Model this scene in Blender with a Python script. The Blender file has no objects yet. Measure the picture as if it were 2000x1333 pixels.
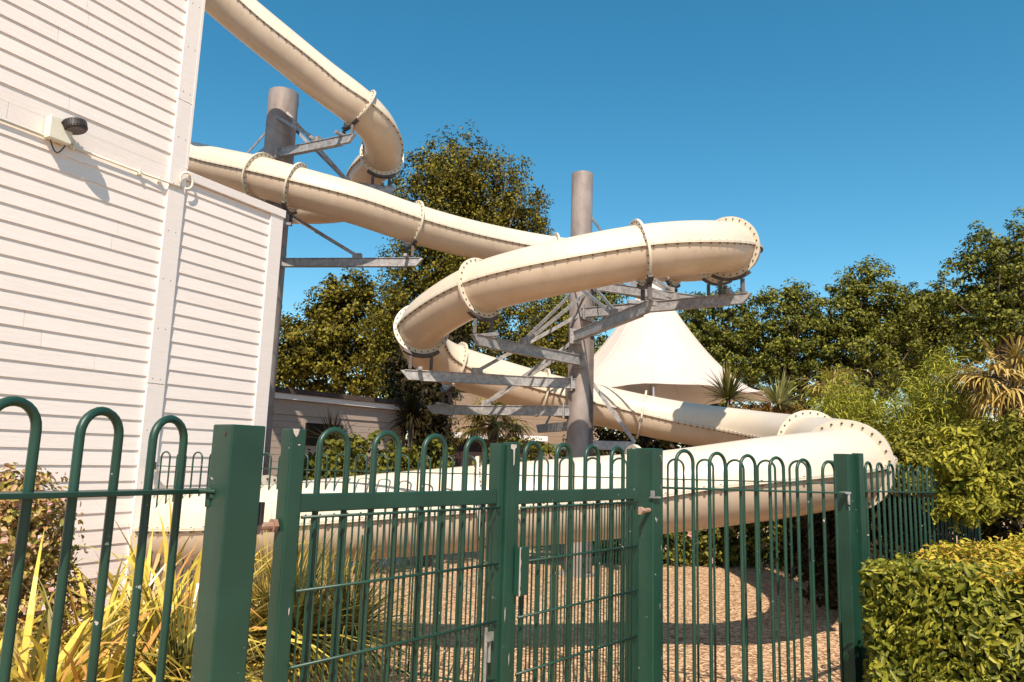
import bpy, math, random
import numpy as np
from mathutils import Vector, Matrix
random.seed(7); rng = np.random.default_rng(11)
R = math.radians
S = bpy.context.scene
COL = S.collection

# ------------------------------------------------------------------ camera, world, sun, exposure
EYE = 1.75
F = 1444.0
PITCH = math.atan(227/F); ROLL = R(1.8)
_f = np.array([0, math.cos(PITCH), math.sin(PITCH)])
_u0 = np.array([0, -math.sin(PITCH), math.cos(PITCH)]); _r0 = np.array([1., 0, 0])
_r = math.cos(ROLL)*_r0 + math.sin(ROLL)*_u0
_u = -math.sin(ROLL)*_r0 + math.cos(ROLL)*_u0
CAM = np.array([0, 0, EYE])
cd = bpy.data.cameras.new('camera'); cam = bpy.data.objects.new('camera', cd); COL.objects.link(cam)
cd.sensor_width = 36; cd.lens = 36*F/2000; cd.clip_start = .05; cd.clip_end = 2000
m = Matrix.Identity(4)
for i in range(3):
    m[i][0] = _r[i]; m[i][1] = _u[i]; m[i][2] = -_f[i]; m[i][3] = CAM[i]
cam.matrix_world = m
S.camera = cam

SUN_EL = R(48); SUN_AZ = R(2)          # light travels toward +y
w = bpy.data.worlds.new('World'); S.world = w; w.use_nodes = True
nt = w.node_tree; bg = nt.nodes['Background']
sky = nt.nodes.new('ShaderNodeTexSky'); sky.sky_type = 'NISHITA'; sky.sun_disc = False
sky.sun_elevation = SUN_EL; sky.sun_rotation = math.pi + SUN_AZ
sky.air_density = 1.0; sky.dust_density = .4; sky.ozone_density = 1.6; sky.altitude = 0
hs = nt.nodes.new('ShaderNodeHueSaturation'); hs.inputs['Hue'].default_value = .478; hs.inputs['Saturation'].default_value = 1.36
hs.inputs['Value'].default_value = 1.0
nt.links.new(sky.outputs[0], hs.inputs['Color']); nt.links.new(hs.outputs[0], bg.inputs[0])
bg.inputs[1].default_value = .110
sd = bpy.data.lights.new('sun', 'SUN'); sun = bpy.data.objects.new('sun', sd); COL.objects.link(sun)
sd.energy = 4.9; sd.angle = R(.5); sd.color = (1, .87, .71)
Ld = Vector((math.sin(SUN_AZ)*math.cos(SUN_EL), math.cos(SUN_AZ)*math.cos(SUN_EL), -math.sin(SUN_EL)))
sun.rotation_euler = Ld.to_track_quat('-Z', 'Y').to_euler()
S.view_settings.view_transform = 'Standard'; S.view_settings.look = 'None'
S.view_settings.exposure = .52; S.view_settings.gamma = 1
S.cycles.max_bounces = 6; S.cycles.transparent_max_bounces = 8

# ------------------------------------------------------------------ projection helpers (used to survey the place)
def up(px, py, D):
    return CAM + D*(_f + (px-1000)/F*_r + (666.5-py)/F*_u)
def ray(px, py):
    return _f + (px-1000)/F*_r + (666.5-py)/F*_u
def gpt(px, py, z=0.):
    d = ray(px, py); return CAM + d*((z-EYE)/d[2])

# ------------------------------------------------------------------ mesh helpers
def nrm(v):
    v = np.asarray(v, float); return v/(np.linalg.norm(v)+1e-12)
class MB:
    def __init__(s): s.v = []; s.f = []; s.m = []; s.n = 0
    def add(s, V, Fc, mi=0):
        V = np.asarray(V, float).reshape(-1, 3); b = s.n
        s.v.append(V); s.n += len(V)
        for f in Fc: s.f.append(tuple(b+i for i in f)); s.m.append(mi)
        return s
    def box(s, c, sx, sy, sz, ax=None, ay=None, mi=0):
        ax = np.array([1., 0, 0]) if ax is None else nrm(ax)
        ay = np.array([0, 1., 0]) if ay is None else nrm(ay)
        az = np.cross(ax, ay); c = np.asarray(c, float)
        V = [c + a*ax*sx/2 + b*ay*sy/2 + d*az*sz/2 for a in (-1, 1) for b in (-1, 1) for d in (-1, 1)]
        return s.add(V, [(0, 1, 3, 2), (4, 6, 7, 5), (0, 4, 5, 1), (2, 3, 7, 6), (0, 2, 6, 4), (1, 5, 7, 3)], mi)
    def beam(s, p, q, w_, h_, mi=0, upv=(0, 0, 1), slant=0.):
        p = np.asarray(p, float); q = np.asarray(q, float); t = nrm(q-p); sd_ = nrm(np.cross(t, upv)); uu = np.cross(sd_, t)
        V = []
        for P, sl in ((p, 0), (q, slant)):
            for a, b in ((-1, -1), (1, -1), (1, 1), (-1, 1)):
                V.append(P + sd_*a*w_/2 + uu*b*h_/2 + t*(sl*b*h_/2))
        return s.add(V, [(0, 3, 2, 1), (4, 5, 6, 7), (0, 1, 5, 4), (1, 2, 6, 5), (2, 3, 7, 6), (3, 0, 4, 7)], mi)
    def tube(s, pts, rad, n=8, mi=0, cap=True, upv=(0, 0, 1)):
        pts = np.asarray(pts, float); k = len(pts)
        rad = np.full(k, rad) if np.isscalar(rad) else np.asarray(rad, float)
        T = np.gradient(pts, axis=0); T /= np.linalg.norm(T, axis=1)[:, None]+1e-12
        ref = np.array(upv, float)
        if abs(T[0]@ref) > .95: ref = np.array([1., 0, 0])
        a = nrm(np.cross(T[0], ref)); V = []
        ang = np.arange(n)*2*math.pi/n
        for i in range(k):
            a = nrm(a - T[i]*(a@T[i])); b = np.cross(T[i], a)
            V.append(pts[i] + rad[i]*(np.cos(ang)[:, None]*a + np.sin(ang)[:, None]*b))
        V = np.concatenate(V); Fc = []
        for i in range(k-1):
            for j in range(n):
                j2 = (j+1) % n
                Fc.append((i*n+j, i*n+j2, (i+1)*n+j2, (i+1)*n+j))
        if cap: Fc.append(tuple(range(n-1, -1, -1))); Fc.append(tuple((k-1)*n+j for j in range(n)))
        return s.add(V, Fc, mi)
    def build(s, name, mats, parent=None, smooth=False, bevel=0):
        me = bpy.data.meshes.new(name)
        V = np.concatenate(s.v) if s.v else np.zeros((0, 3))
        me.from_pydata(V.tolist(), [], s.f)
        if not isinstance(mats, (list, tuple)): mats = [mats]
        for m_ in mats: me.materials.append(m_)
        if len(mats) > 1: me.polygons.foreach_set('material_index', s.m)
        if smooth: me.polygons.foreach_set('use_smooth', [True]*len(me.polygons))
        me.update()
        o = bpy.data.objects.new(name, me); COL.objects.link(o)
        if parent is not None:
            o.parent = parent; o.matrix_parent_inverse = Matrix.Translation(-parent.location) if parent.type == 'EMPTY' else Matrix.Identity(4)
        if bevel:
            b = o.modifiers.new('bevel', 'BEVEL'); b.width = bevel; b.segments = 2; b.limit_method = 'ANGLE'
        return o
def smooth_by_angle(o, ang=40):
    me = o.data
    me.polygons.foreach_set('use_smooth', [True]*len(me.polygons))
    try: me.set_sharp_from_angle(angle=R(ang))
    except Exception: pass
def quads(name, Q, mat, parent=None, smooth=False):
    """Q: (n,4,3) separate quads, fast"""
    Q = np.asarray(Q, np.float32); n = len(Q)
    me = bpy.data.meshes.new(name)
    me.vertices.add(n*4); me.vertices.foreach_set('co', Q.reshape(-1))
    me.loops.add(n*4); me.loops.foreach_set('vertex_index', np.arange(n*4, dtype=np.int32))
    me.polygons.add(n); me.polygons.foreach_set('loop_start', np.arange(n, dtype=np.int32)*4)
    me.polygons.foreach_set('loop_total', np.full(n, 4, dtype=np.int32))
    me.materials.append(mat); me.update(calc_edges=True); me.validate()
    o = bpy.data.objects.new(name, me); COL.objects.link(o)
    if parent is not None:
        o.parent = parent; o.matrix_parent_inverse = Matrix.Translation(-parent.location)
    return o
def thing(name, label, cat, loc=(0, 0, 0), group=None):
    o = bpy.data.objects.new(name, None); COL.objects.link(o); o.location = Vector([float(a) for a in loc]); o.empty_display_size = .2
    return tag(o, label, cat, group)
def tag(o, label, cat, group=None, kind=None):
    if label: o['label'] = label
    if cat: o['category'] = cat
    if group: o['group'] = group
    if kind: o['kind'] = kind
    return o

# ------------------------------------------------------------------ materials
def mat(name, col, rough=.6, metal=0., noise=None, bump=0., bscale=20., spec=.5, col2=None, stretch=(1, 1, 1), detail=4., coords='Object'):
    m_ = bpy.data.materials.new(name); m_.use_nodes = True; n = m_.node_tree; L = n.links
    p = n.nodes['Principled BSDF']; p.inputs['Roughness'].default_value = rough; p.inputs['Metallic'].default_value = metal
    p.inputs['Specular IOR Level'].default_value = spec
    p.inputs['Base Color'].default_value = (*col, 1)
    if noise or bump:
        tc = n.nodes.new('ShaderNodeTexCoord'); mp = n.nodes.new('ShaderNodeMapping'); mp.inputs['Scale'].default_value = stretch
        L.new(tc.outputs[coords], mp.inputs[0])
    if noise:
        nz = n.nodes.new('ShaderNodeTexNoise'); nz.inputs['Scale'].default_value = noise; nz.inputs['Detail'].default_value = detail
        nz.inputs['Roughness'].default_value = .65
        L.new(mp.outputs[0], nz.inputs[0])
        cr = n.nodes.new('ShaderNodeValToRGB'); cr.color_ramp.elements[0].position = .35; cr.color_ramp.elements[1].position = .68
        cr.color_ramp.elements[0].color = (*col, 1); cr.color_ramp.elements[1].color = (*(col2 or [c*1.25 for c in col]), 1)
        L.new(nz.outputs[0], cr.inputs[0]); L.new(cr.outputs[0], p.inputs['Base Color'])
    if bump:
        nb = n.nodes.new('ShaderNodeTexNoise'); nb.inputs['Scale'].default_value = bscale; nb.inputs['Detail'].default_value = 5
        L.new(mp.outputs[0], nb.inputs[0]); b = n.nodes.new('ShaderNodeBump'); b.inputs['Strength'].default_value = bump; b.inputs['Distance'].default_value = .02
        L.new(nb.outputs[0], b.inputs['Height']); L.new(b.outputs[0], p.inputs['Normal'])
    return m_
def leafmat(name, cols, rough=.5, trans=.2, spec=.12):
    m_ = bpy.data.materials.new(name); m_.use_nodes = True; n = m_.node_tree; L = n.links
    p = n.nodes['Principled BSDF']; p.inputs['Roughness'].default_value = rough; p.inputs['Specular IOR Level'].default_value = spec
    g = n.nodes.new('ShaderNodeNewGeometry'); cr = n.nodes.new('ShaderNodeValToRGB'); e = cr.color_ramp.elements
    k = len(cols)
    while len(e) < k: e.new(.5)
    for i, c in enumerate(cols): e[i].position = i/(k-1) if k > 1 else 0; e[i].color = (*c, 1)
    L.new(g.outputs['Random Per Island'], cr.inputs[0]); L.new(cr.outputs[0], p.inputs['Base Color'])
    if trans:
        t = n.nodes.new('ShaderNodeBsdfTranslucent'); mx = n.nodes.new('ShaderNodeMixShader'); mx.inputs[0].default_value = trans
        L.new(cr.outputs[0], t.inputs[0]); L.new(p.outputs[0], mx.inputs[1]); L.new(t.outputs[0], mx.inputs[2])
        L.new(mx.outputs[0], n.nodes['Material Output'].inputs[0])
    return m_

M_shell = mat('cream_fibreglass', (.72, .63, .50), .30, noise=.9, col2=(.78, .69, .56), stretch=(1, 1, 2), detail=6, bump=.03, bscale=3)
M_under = mat('cream_fibreglass_underside', (.62, .50, .385), .28, noise=1.2, col2=(.72, .60, .475), detail=6, bump=.05, bscale=3)  # browner than the upper half; part of the underside shade is in this colour
def translucent(m_, col, f):
    n = m_.node_tree; t = n.nodes.new('ShaderNodeBsdfTranslucent'); t.inputs[0].default_value = (*col, 1)
    mx = n.nodes.new('ShaderNodeMixShader'); mx.inputs[0].default_value = f; n.links.new(n.nodes['Principled BSDF'].outputs[0], mx.inputs[1]); n.links.new(t.outputs[0], mx.inputs[2])
    n.links.new(mx.outputs[0], n.nodes['Material Output'].inputs[0])
def grime(m_, col, f=1.0):
    n = m_.node_tree; L = n.links; p = n.nodes['Principled BSDF']; src = p.inputs['Base Color'].links[0].from_socket
    tc = n.nodes.new('ShaderNodeTexCoord'); mp = n.nodes.new('ShaderNodeMapping'); mp.inputs['Scale'].default_value = (9, 9, 1.2); L.new(tc.outputs['Object'], mp.inputs[0])
    nz = n.nodes.new('ShaderNodeTexNoise'); nz.inputs['Scale'].default_value = 1.0; nz.inputs['Detail'].default_value = 8; nz.inputs['Roughness'].default_value = .7; L.new(mp.outputs[0], nz.inputs[0])
    cr = n.nodes.new('ShaderNodeValToRGB'); cr.color_ramp.elements[0].position = .5; cr.color_ramp.elements[1].position = .78; cr.color_ramp.elements[0].color = (1, 1, 1, 1); cr.color_ramp.elements[1].color = (*col, 1)
    L.new(nz.outputs[0], cr.inputs[0]); mx = n.nodes.new('ShaderNodeMix'); mx.data_type = 'RGBA'; mx.blend_type = 'MULTIPLY'; mx.inputs[0].default_value = f
    L.new(src, mx.inputs[6]); L.new(cr.outputs[0], mx.inputs[7]); L.new(mx.outputs[2], p.inputs['Base Color'])
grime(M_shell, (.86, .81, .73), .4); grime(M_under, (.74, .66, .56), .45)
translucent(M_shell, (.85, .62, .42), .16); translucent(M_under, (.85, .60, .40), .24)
M_flange = mat('cream_flange', (.60, .53, .42), .42, noise=6, col2=(.68, .60, .49))
M_bolt = mat('rusty_bolt', (.035, .022, .018), .7, noise=30, col2=(.09, .05, .035))
M_galv = mat('galvanised_steel', (.21, .20, .20), .5, .3, noise=14, col2=(.43, .41, .41), detail=8, bump=.05, bscale=30)
M_pole = mat('galvanised_pole', (.21, .170, .155), .6, .15, noise=3.5, col2=(.36, .305, .285), detail=9, stretch=(1, 1, .5), bump=.05, bscale=12)
M_saddle = mat('dark_steel_saddle', (.075, .062, .06), .6, .4, noise=9, col2=(.13, .11, .105))
M_green = None

def green_mat():
    m_ = bpy.data.materials.new('green_fence_paint'); m_.use_nodes = True; n = m_.node_tree; L = n.links
    p = n.nodes['Principled BSDF']; p.inputs['Roughness'].default_value = .42
    tc = n.nodes.new('ShaderNodeTexCoord')
    nz = n.nodes.new('ShaderNodeTexNoise'); nz.inputs['Scale'].default_value = 5; nz.inputs['Detail'].default_value = 7; L.new(tc.outputs['Object'], nz.inputs[0])
    cr = n.nodes.new('ShaderNodeValToRGB'); cr.color_ramp.elements[0].color = (.0075, .037, .023, 1); cr.color_ramp.elements[1].color = (.013, .055, .036, 1)
    cr.color_ramp.elements[0].position = .3; cr.color_ramp.elements[1].position = .7; L.new(nz.outputs[0], cr.inputs[0])
    # chipped spots showing pale primer
    ch = n.nodes.new('ShaderNodeTexNoise'); ch.inputs['Scale'].default_value = 26; ch.inputs['Detail'].default_value = 6; ch.inputs['Roughness'].default_value = .6; L.new(tc.outputs['Object'], ch.inputs[0])
    c2 = n.nodes.new('ShaderNodeValToRGB'); c2.color_ramp.elements[0].position = .69; c2.color_ramp.elements[1].position = .70; L.new(ch.outputs[0], c2.inputs[0])
    mx = n.nodes.new('ShaderNodeMix'); mx.data_type = 'RGBA'; L.new(c2.outputs[0], mx.inputs[0]); L.new(cr.outputs[0], mx.inputs[6]); mx.inputs[7].default_value = (.42, .40, .36, 1)
    L.new(mx.outputs[2], p.inputs['Base Color'])
    b = n.nodes.new('ShaderNodeBump'); b.inputs['Strength'].default_value = .08; b.inputs['Distance'].default_value = .01
    L.new(ch.outputs[0], b.inputs['Height']); L.new(b.outputs[0], p.inputs['Normal'])
    return m_
M_green = green_mat()
M_rust = mat('rusty_metal', (.30, .17, .12), .7, .2, noise=25, col2=(.50, .34, .27))
M_chip = mat('bare_chipped_metal', (.45, .38, .33), .6, .1, noise=30, col2=(.6, .52, .46))

def siding_mat(name, c1, c2):
    m_ = bpy.data.materials.new(name); m_.use_nodes = True; n = m_.node_tree; L = n.links
    p = n.nodes['Principled BSDF']; p.inputs['Roughness'].default_value = .55
    g = n.nodes.new('ShaderNodeNewGeometry')
    tc = n.nodes.new('ShaderNodeTexCoord'); mp = n.nodes.new('ShaderNodeMapping'); mp.inputs['Scale'].default_value = (1, 1, 14)
    L.new(tc.outputs['Object'], mp.inputs[0])
    nz = n.nodes.new('ShaderNodeTexNoise'); nz.inputs['Scale'].default_value = 4; nz.inputs['Detail'].default_value = 8; nz.inputs['Roughness'].default_value = .7; L.new(mp.outputs[0], nz.inputs[0])
    cr = n.nodes.new('ShaderNodeValToRGB'); cr.color_ramp.elements[0].color = (*c1, 1); cr.color_ramp.elements[1].color = (*c2, 1)
    cr.color_ramp.elements[0].position = .3; cr.color_ramp.elements[1].position = .7; L.new(nz.outputs[0], cr.inputs[0])
    nv = n.nodes.new('ShaderNodeMath'); nv.operation = 'MULTIPLY_ADD'; nv.inputs[1].default_value = .05; nv.inputs[2].default_value = .95
    L.new(g.outputs['Random Per Island'], nv.inputs[0])
    mx = n.nodes.new('ShaderNodeMix'); mx.data_type = 'RGBA'; mx.blend_type = 'MULTIPLY'; mx.inputs[0].default_value = 1
    L.new(cr.outputs[0], mx.inputs[6]); L.new(nv.outputs[0], mx.inputs[7]); L.new(mx.outputs[2], p.inputs['Base Color'])
    b = n.nodes.new('ShaderNodeBump'); b.inputs['Strength'].default_value = .35; b.inputs['Distance'].default_value = .006
    L.new(nz.outputs[0], b.inputs['Height']); L.new(b.outputs[0], p.inputs['Normal'])
    return m_
M_siding = siding_mat('white_painted_weatherboard', (.80, .71, .66), (.88, .79, .74))
M_trim = siding_mat('white_painted_trim', (.77, .69, .65), (.85, .77, .73))
M_pvc = mat('cream_plastic', (.70, .66, .53), .5, noise=12, col2=(.76, .72, .60))
M_black = mat('black_plastic', (.03, .022, .022), .55, noise=20, col2=(.05, .04, .04))

# ------------------------------------------------------------------ ground
def ground_mat():
    m_ = bpy.data.materials.new('wood_chip_mulch'); m_.use_nodes = True; n = m_.node_tree; L = n.links
    p = n.nodes['Principled BSDF']; p.inputs['Roughness'].default_value = .9
    tc = n.nodes.new('ShaderNodeTexCoord')
    vo = n.nodes.new('ShaderNodeTexVoronoi'); vo.inputs['Scale'].default_value = 34; L.new(tc.outputs['Object'], vo.inputs[0])
    cr = n.nodes.new('ShaderNodeValToRGB'); e = cr.color_ramp.elements
    e[0].color = (.22, .105, .05, 1); e[1].color = (.92, .66, .42, 1); e[1].position = 1; a = e.new(.5); a.color = (.64, .39, .22, 1)
    sep = n.nodes.new('ShaderNodeSeparateColor'); L.new(vo.outputs['Color'], sep.inputs[0]); L.new(sep.outputs[0], cr.inputs[0])
    nz = n.nodes.new('ShaderNodeTexNoise'); nz.inputs['Scale'].default_value = .8; nz.inputs['Detail'].default_value = 6; L.new(tc.outputs['Object'], nz.inputs[0])
    mx = n.nodes.new('ShaderNodeMix'); mx.data_type = 'RGBA'; mx.blend_type = 'MULTIPLY'; mx.inputs[0].default_value = .3
    L.new(cr.outputs[0], mx.inputs[6]); L.new(nz.outputs[0], mx.inputs[7]); L.new(mx.outputs[2], p.inputs['Base Color'])
    b = n.nodes.new('ShaderNodeBump'); b.inputs['Strength'].default_value = .9; b.inputs['Distance'].default_value = .03
    L.new(vo.outputs['Distance'], b.inputs['Height']); L.new(b.outputs[0], p.inputs['Normal'])
    return m_
g = MB(); g.add([(-400, -100, 0), (400, -100, 0), (400, 900, 0), (-400, 900, 0)], [(0, 1, 2, 3)])
tag(g.build('ground', ground_mat()), None, None, kind='structure')

# ------------------------------------------------------------------ weatherboard building
def unit_xy(v): v = np.array([v[0], v[1], 0.]); return v/np.linalg.norm(v)
WD = unit_xy(ray(1800, 918)); WN = np.array([WD[1], -WD[0], 0.])      # along the wall, outward normal
W0 = up(306, 905, 7.25); W0[2] = 0
def wall_tz(px, py, off=0.):
    d = ray(px, py); o_ = W0 + WN*off
    s_ = ((o_-CAM)@WN)/(d@WN); p = CAM + d*s_
    return (p-W0)@WD, p[2]
def wp(t, z, off=0.): return W0 + WD*t + WN*off + np.array([0, 0, z])
def wallbox(mb, t0, t1, z0, z1, o0, o1, mi=0):
    V = [wp(t, z, o_) for t in (t0, t1) for o_ in (o0, o1) for z in (z0, z1)]
    mb.add(V, [(0, 1, 3, 2), (4, 6, 7, 5), (0, 4, 5, 1), (2, 3, 7, 6), (0, 2, 6, 4), (1, 5, 7, 3)], mi)
tc_main = wall_tz(371, 250)[0]; tc_trim = wall_tz(338, 250)[0]
t_ann = wall_tz(551, 420)[0]; z_ann = wall_tz(551, 412)[1]
BP = .5*(wall_tz(0, 28)[1]-wall_tz(0, 94)[1]); zl0 = wall_tz(0, 28)[1]
print('board pitch', BP, 'annex top', z_ann, 'corner t', tc_main, t_ann)
def lap(mb, t0, t1, z0, z1, pitch, ph, skip=(), joints=True):
    k = math.floor((z0-ph)/pitch); z = ph + k*pitch
    while z < z1:
        za, zb = max(z, z0), min(z+pitch, z1)
        if zb-za > .01:
            # each board in lengths with fine butt joints
            cuts = [t0]
            if joints:
                c = t0 + rng.uniform(.6, 4.2)
                while c < t1-.4: cuts.append(c); c += rng.uniform(2.4, 4.6)
            cuts.append(t1)
            for a, b in zip(cuts[:-1], cuts[1:]):
                b2 = b-.003 if b < t1 else b
                lo = .002 if any(abs(z-s_) < pitch*.4 for s_ in skip) else .013
                V = [wp(t, zz, oo) for t in (a, b2) for zz, oo in ((za, 0), (za, lo), (zb, .001), (zb, -.01))]
                mb.add(V, [(0, 1, 5, 4), (1, 2, 6, 5), (2, 3, 7, 6), (0, 3, 2, 1), (4, 5, 6, 7)])
        z += pitch
bld = thing('weatherboard_building', 'tall white weatherboard building with lower annex at left of the slide', 'building', wp(0, 0))
zcond = wall_tz(0, 232)[1]
mb = MB(); lap(mb, -7, tc_trim, 0, 8.9, BP, zl0, skip=(zcond, zcond+BP))
mb.build('main_siding', M_siding, bld)
mb = MB(); lap(mb, tc_main, t_ann-.19, 0, z_ann-.10, BP, zl0-BP*.35)
mb.build('annex_siding', M_siding, bld)
mb = MB(); zc = 0
for z_a, z_b in ((0, 2.35), (2.356, 5.3), (5.306, 8.2), (8.206, 8.9)):
    wallbox(mb, tc_trim, tc_main, z_a, z_b, .0, .032)
wallbox(mb, tc_main-.025, tc_main+.004, z_ann+.02, 8.9, -.16, .034)
for k in range(17):
    zz = .4+.5*k
    for tt in (tc_trim+.05, tc_main-.06):
        mb.tube([wp(tt, zz, .031), wp(tt, zz, .0335)], .006, 6, 1)
mb.build('corner_board', [M_trim, M_bolt], bld, bevel=.003)
mb = MB(); wallbox(mb, t_ann-.19, t_ann, 0, z_ann-.095, .0, .03); wallbox(mb, t_ann-.03, t_ann+.003, 0, z_ann-.095, -.12, .027)
mb.build('corner_board', M_trim, bld, bevel=.003)
mb = MB(); wallbox(mb, tc_main+.005, t_ann+.02, z_ann-.095, z_ann, -.1, .045); wallbox(mb, tc_main+.005, t_ann+.02, z_ann-.0949, z_ann-.001, -4.1, -.1)
mb.build('roof_fascia', M_trim, bld, bevel=.004)
mb = MB(); wallbox(mb, -7, tc_main-.004, -.05, 8.88, -5.5, -.012); wallbox(mb, tc_main-.004, t_ann-.005, -.05, z_ann-.1, -4, -.012)
mb.build('wall_body', M_trim, bld)

# conduit, box, floodlight
cz = wall_tz(0, 236)[1]
th = thing('conduit', 'thin white cable conduit running along the white weatherboard wall', 'conduit', wp(-3, cz))
mb = MB(); mb.tube([wp(t, cz, .026) for t in (-7, wall_tz(88, 280)[0])], .012, 8); mb.tube([wp(t, cz, .045 if t > tc_trim-.2 else .03) for t in (wall_tz(132, 285)[0], tc_trim-.25, tc_trim-.1, tc_main-.05)], .011, 8)
mb.build('pipe', M_pvc, th, smooth=True)
for t in (-1.2, -.55, tc_trim-.12): mb = MB(); wallbox(mb, t, t+.02, cz-.025, cz+.028, .008, .05); mb.build('clip', M_pvc, th)
mb = MB(); pts = []
for a in np.linspace(-.5, 1.25, 14)*math.pi:
    pts.append(wp(tc_main-.02+.075*math.cos(a), cz+.085+.085*math.sin(a), .06))
mb.tube(pts, .011, 8); mb.build('cable_loop', M_pvc, th, smooth=True)
# junction box
tb, zb = wall_tz(106, 258); bxw = .19; bxh = .20
th = thing('junction_box', 'square cream junction box on the white weatherboard wall', 'junction box', wp(tb, zb))
mb = MB(); wallbox(mb, tb-bxw/2, tb+bxw/2, zb-bxh/2, zb+bxh/2, .014, .085); mb.build('base_box', M_pvc, th, bevel=.006)
mb = MB(); wallbox(mb, tb-bxw/2-.004, tb+bxw/2+.004, zb-bxh/2-.004, zb+bxh/2+.004, .086, .11); mb.build('lid', M_pvc, th, bevel=.008)
mb = MB(); pts = []
for a in np.linspace(0, 1, 10): pts.append(wp(tb-.05+.13*a, zb-bxh/2-.005-.09*math.sin(a*math.pi), .05))
mb.tube(pts, .006, 6); mb.build('cable', M_black, th, smooth=True)
# floodlight (round drum with cooling fins)
tl, zl = wall_tz(150, 246, .16)
th = thing('floodlight', 'round black floodlight sticking out from the white wall beside the junction box', 'lamp', wp(tl, zl))
ax = nrm(WN*.25 + WD*.12 + np.array([0, 0, -1.])); c = wp(tl, zl, .135)
mb = MB(); mb.tube([c-ax*.045, c-ax*.02, c+ax*.035, c+ax*.04], [.076, .090, .090, .085], 28)
e1 = nrm(np.cross(ax, WD)); e2 = np.cross(ax, e1)
for k in range(28):
    a = k*2*math.pi/28; d = math.cos(a)*e1+math.sin(a)*e2
    mb.box(c-ax*.005+d*.092, .011, .011, .06, ax=d, ay=np.cross(ax, d))
mb.build('housing', M_black, th)
mb = MB(); mb.tube([c+ax*.0405, c+ax*.044], [.073, .073], 24); mb.build('glass', mat('lamp_glass', (.12, .1, .1), .1), th)
mb = MB(); mb.tube([wp(tl-.10, zl-.03, .012), wp(tl-.10, zl-.01, .07), c-WD*.10], .01, 6); mb.tube([wp(tl-.02, zl-.14, .012), wp(tl-.02, zl-.10, .06), c+ax*.02], .006, 6)
wallbox(mb, tl-.15, tl-.04, zl-.07, zl+.05, .014, .04)
mb.build('bracket', M_black, th)

# ------------------------------------------------------------------ water slide
TR = .36
CP = [up(250, -190, 12.0), up(350, -80, 12.3), up(446, 8, 12.7), up(560, 102, 13.0), up(637, 164, 13.3), up(703, 213, 13.5), up(742, 258, 13.95), up(748, 306, 14.6), up(715, 338, 15.4),
      np.array([-3.9, 16.9, 7.55]), np.array([-5.6, 17.0, 7.45]), np.array([-7.1, 16.1, 7.35]), np.array([-7.3, 14.9, 7.25]), up(352, 312, 14.15), up(414, 325, 13.8),
      up(505, 345, 13.2), up(578, 366, 12.95), up(690, 397, 13.0), up(806, 437, 13.5), up(930, 470, 14.1), up(1080, 498, 14.6), up(1230, 514, 14.7), up(1345, 514, 14.15),
      up(1410, 505, 13.2), up(1437, 493, 11.9), up(1425, 483, 10.6), up(1345, 484, 9.85), up(1250, 493, 9.65), up(1120, 517, 9.65), up(1025, 538, 9.85), up(938, 563, 10.3),
      up(865, 603, 10.9), up(821, 641, 11.5), up(836, 688, 12.3), up(888, 716, 12.65), up(964, 740, 12.8), up(1060, 768, 13.0), up(1160, 790, 13.1), up(1256, 811, 13.05), up(1340, 827, 12.8),
      up(1430, 840, 12.2), up(1510, 853, 11.2), up(1585, 867, 9.7), up(1664, 886, 8.2), up(1650, 911, 7.05), up(1500, 934, 6.5), up(1300, 961, 6.6), up(1100, 978, 6.4), up(900, 995, 6.35),
      up(750, 1007, 6.4), up(620, 1018, 6.5), up(522, 1024, 6.7), up(400, 1030, 7.0), up(310, 1030, 7.45)]
def catmull(P, per=14):
    P = np.array(P); P = np.vstack([2*P[0]-P[1], P, 2*P[-1]-P[-2]]); out = []
    for i in range(1, len(P)-2):
        p0, p1, p2, p3 = P[i-1:i+3]; t0 = 0; t1 = t0+np.linalg.norm(p1-p0)**.5; t2 = t1+np.linalg.norm(p2-p1)**.5; t3 = t2+np.linalg.norm(p3-p2)**.5
        for t in np.linspace(t1, t2, per, endpoint=False):
            a1 = (t1-t)/(t1-t0)*p0+(t-t0)/(t1-t0)*p1; a2 = (t2-t)/(t2-t1)*p1+(t-t1)/(t2-t1)*p2; a3 = (t3-t)/(t3-t2)*p2+(t-t2)/(t3-t2)*p3
            b1 = (t2-t)/(t2-t0)*a1+(t-t0)/(t2-t0)*a2; b2 = (t3-t)/(t3-t1)*a2+(t-t1)/(t3-t1)*a3
            out.append((t2-t)/(t2-t1)*b1+(t-t1)/(t2-t1)*b2)
    out.append(P[-2]); return np.array(out)
path = catmull(CP)
# smooth, resample evenly
for _ in range(14): path[1:-1] = .25*path[:-2]+.5*path[1:-1]+.25*path[2:]
sl = np.concatenate([[0], np.cumsum(np.linalg.norm(np.diff(path, axis=0), axis=1))]); NS = int(sl[-1]/.07)
ss = np.linspace(0, sl[-1], NS); path = np.stack([np.interp(ss, sl, path[:, i]) for i in range(3)], 1)
for _ in range(10): path[1:-1] = .25*path[:-2]+.5*path[1:-1]+.25*path[2:]
TT = np.gradient(path, axis=0); TT /= np.linalg.norm(TT, axis=1)[:, None]
SD = np.cross(TT, [0, 0, 1.]); SD /= np.linalg.norm(SD, axis=1)[:, None]; UP = np.cross(SD, TT)
def idx(P, lo=0, hi=None):
    hi = hi or NS; d = np.linalg.norm(path[lo:hi]-np.array(P), axis=1); return lo+int(np.argmin(d))
slide = thing('water_slide', 'cream tube water slide winding round two steel poles, with bolted flanges', 'water slide', (1.1, 10, 0))
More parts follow.
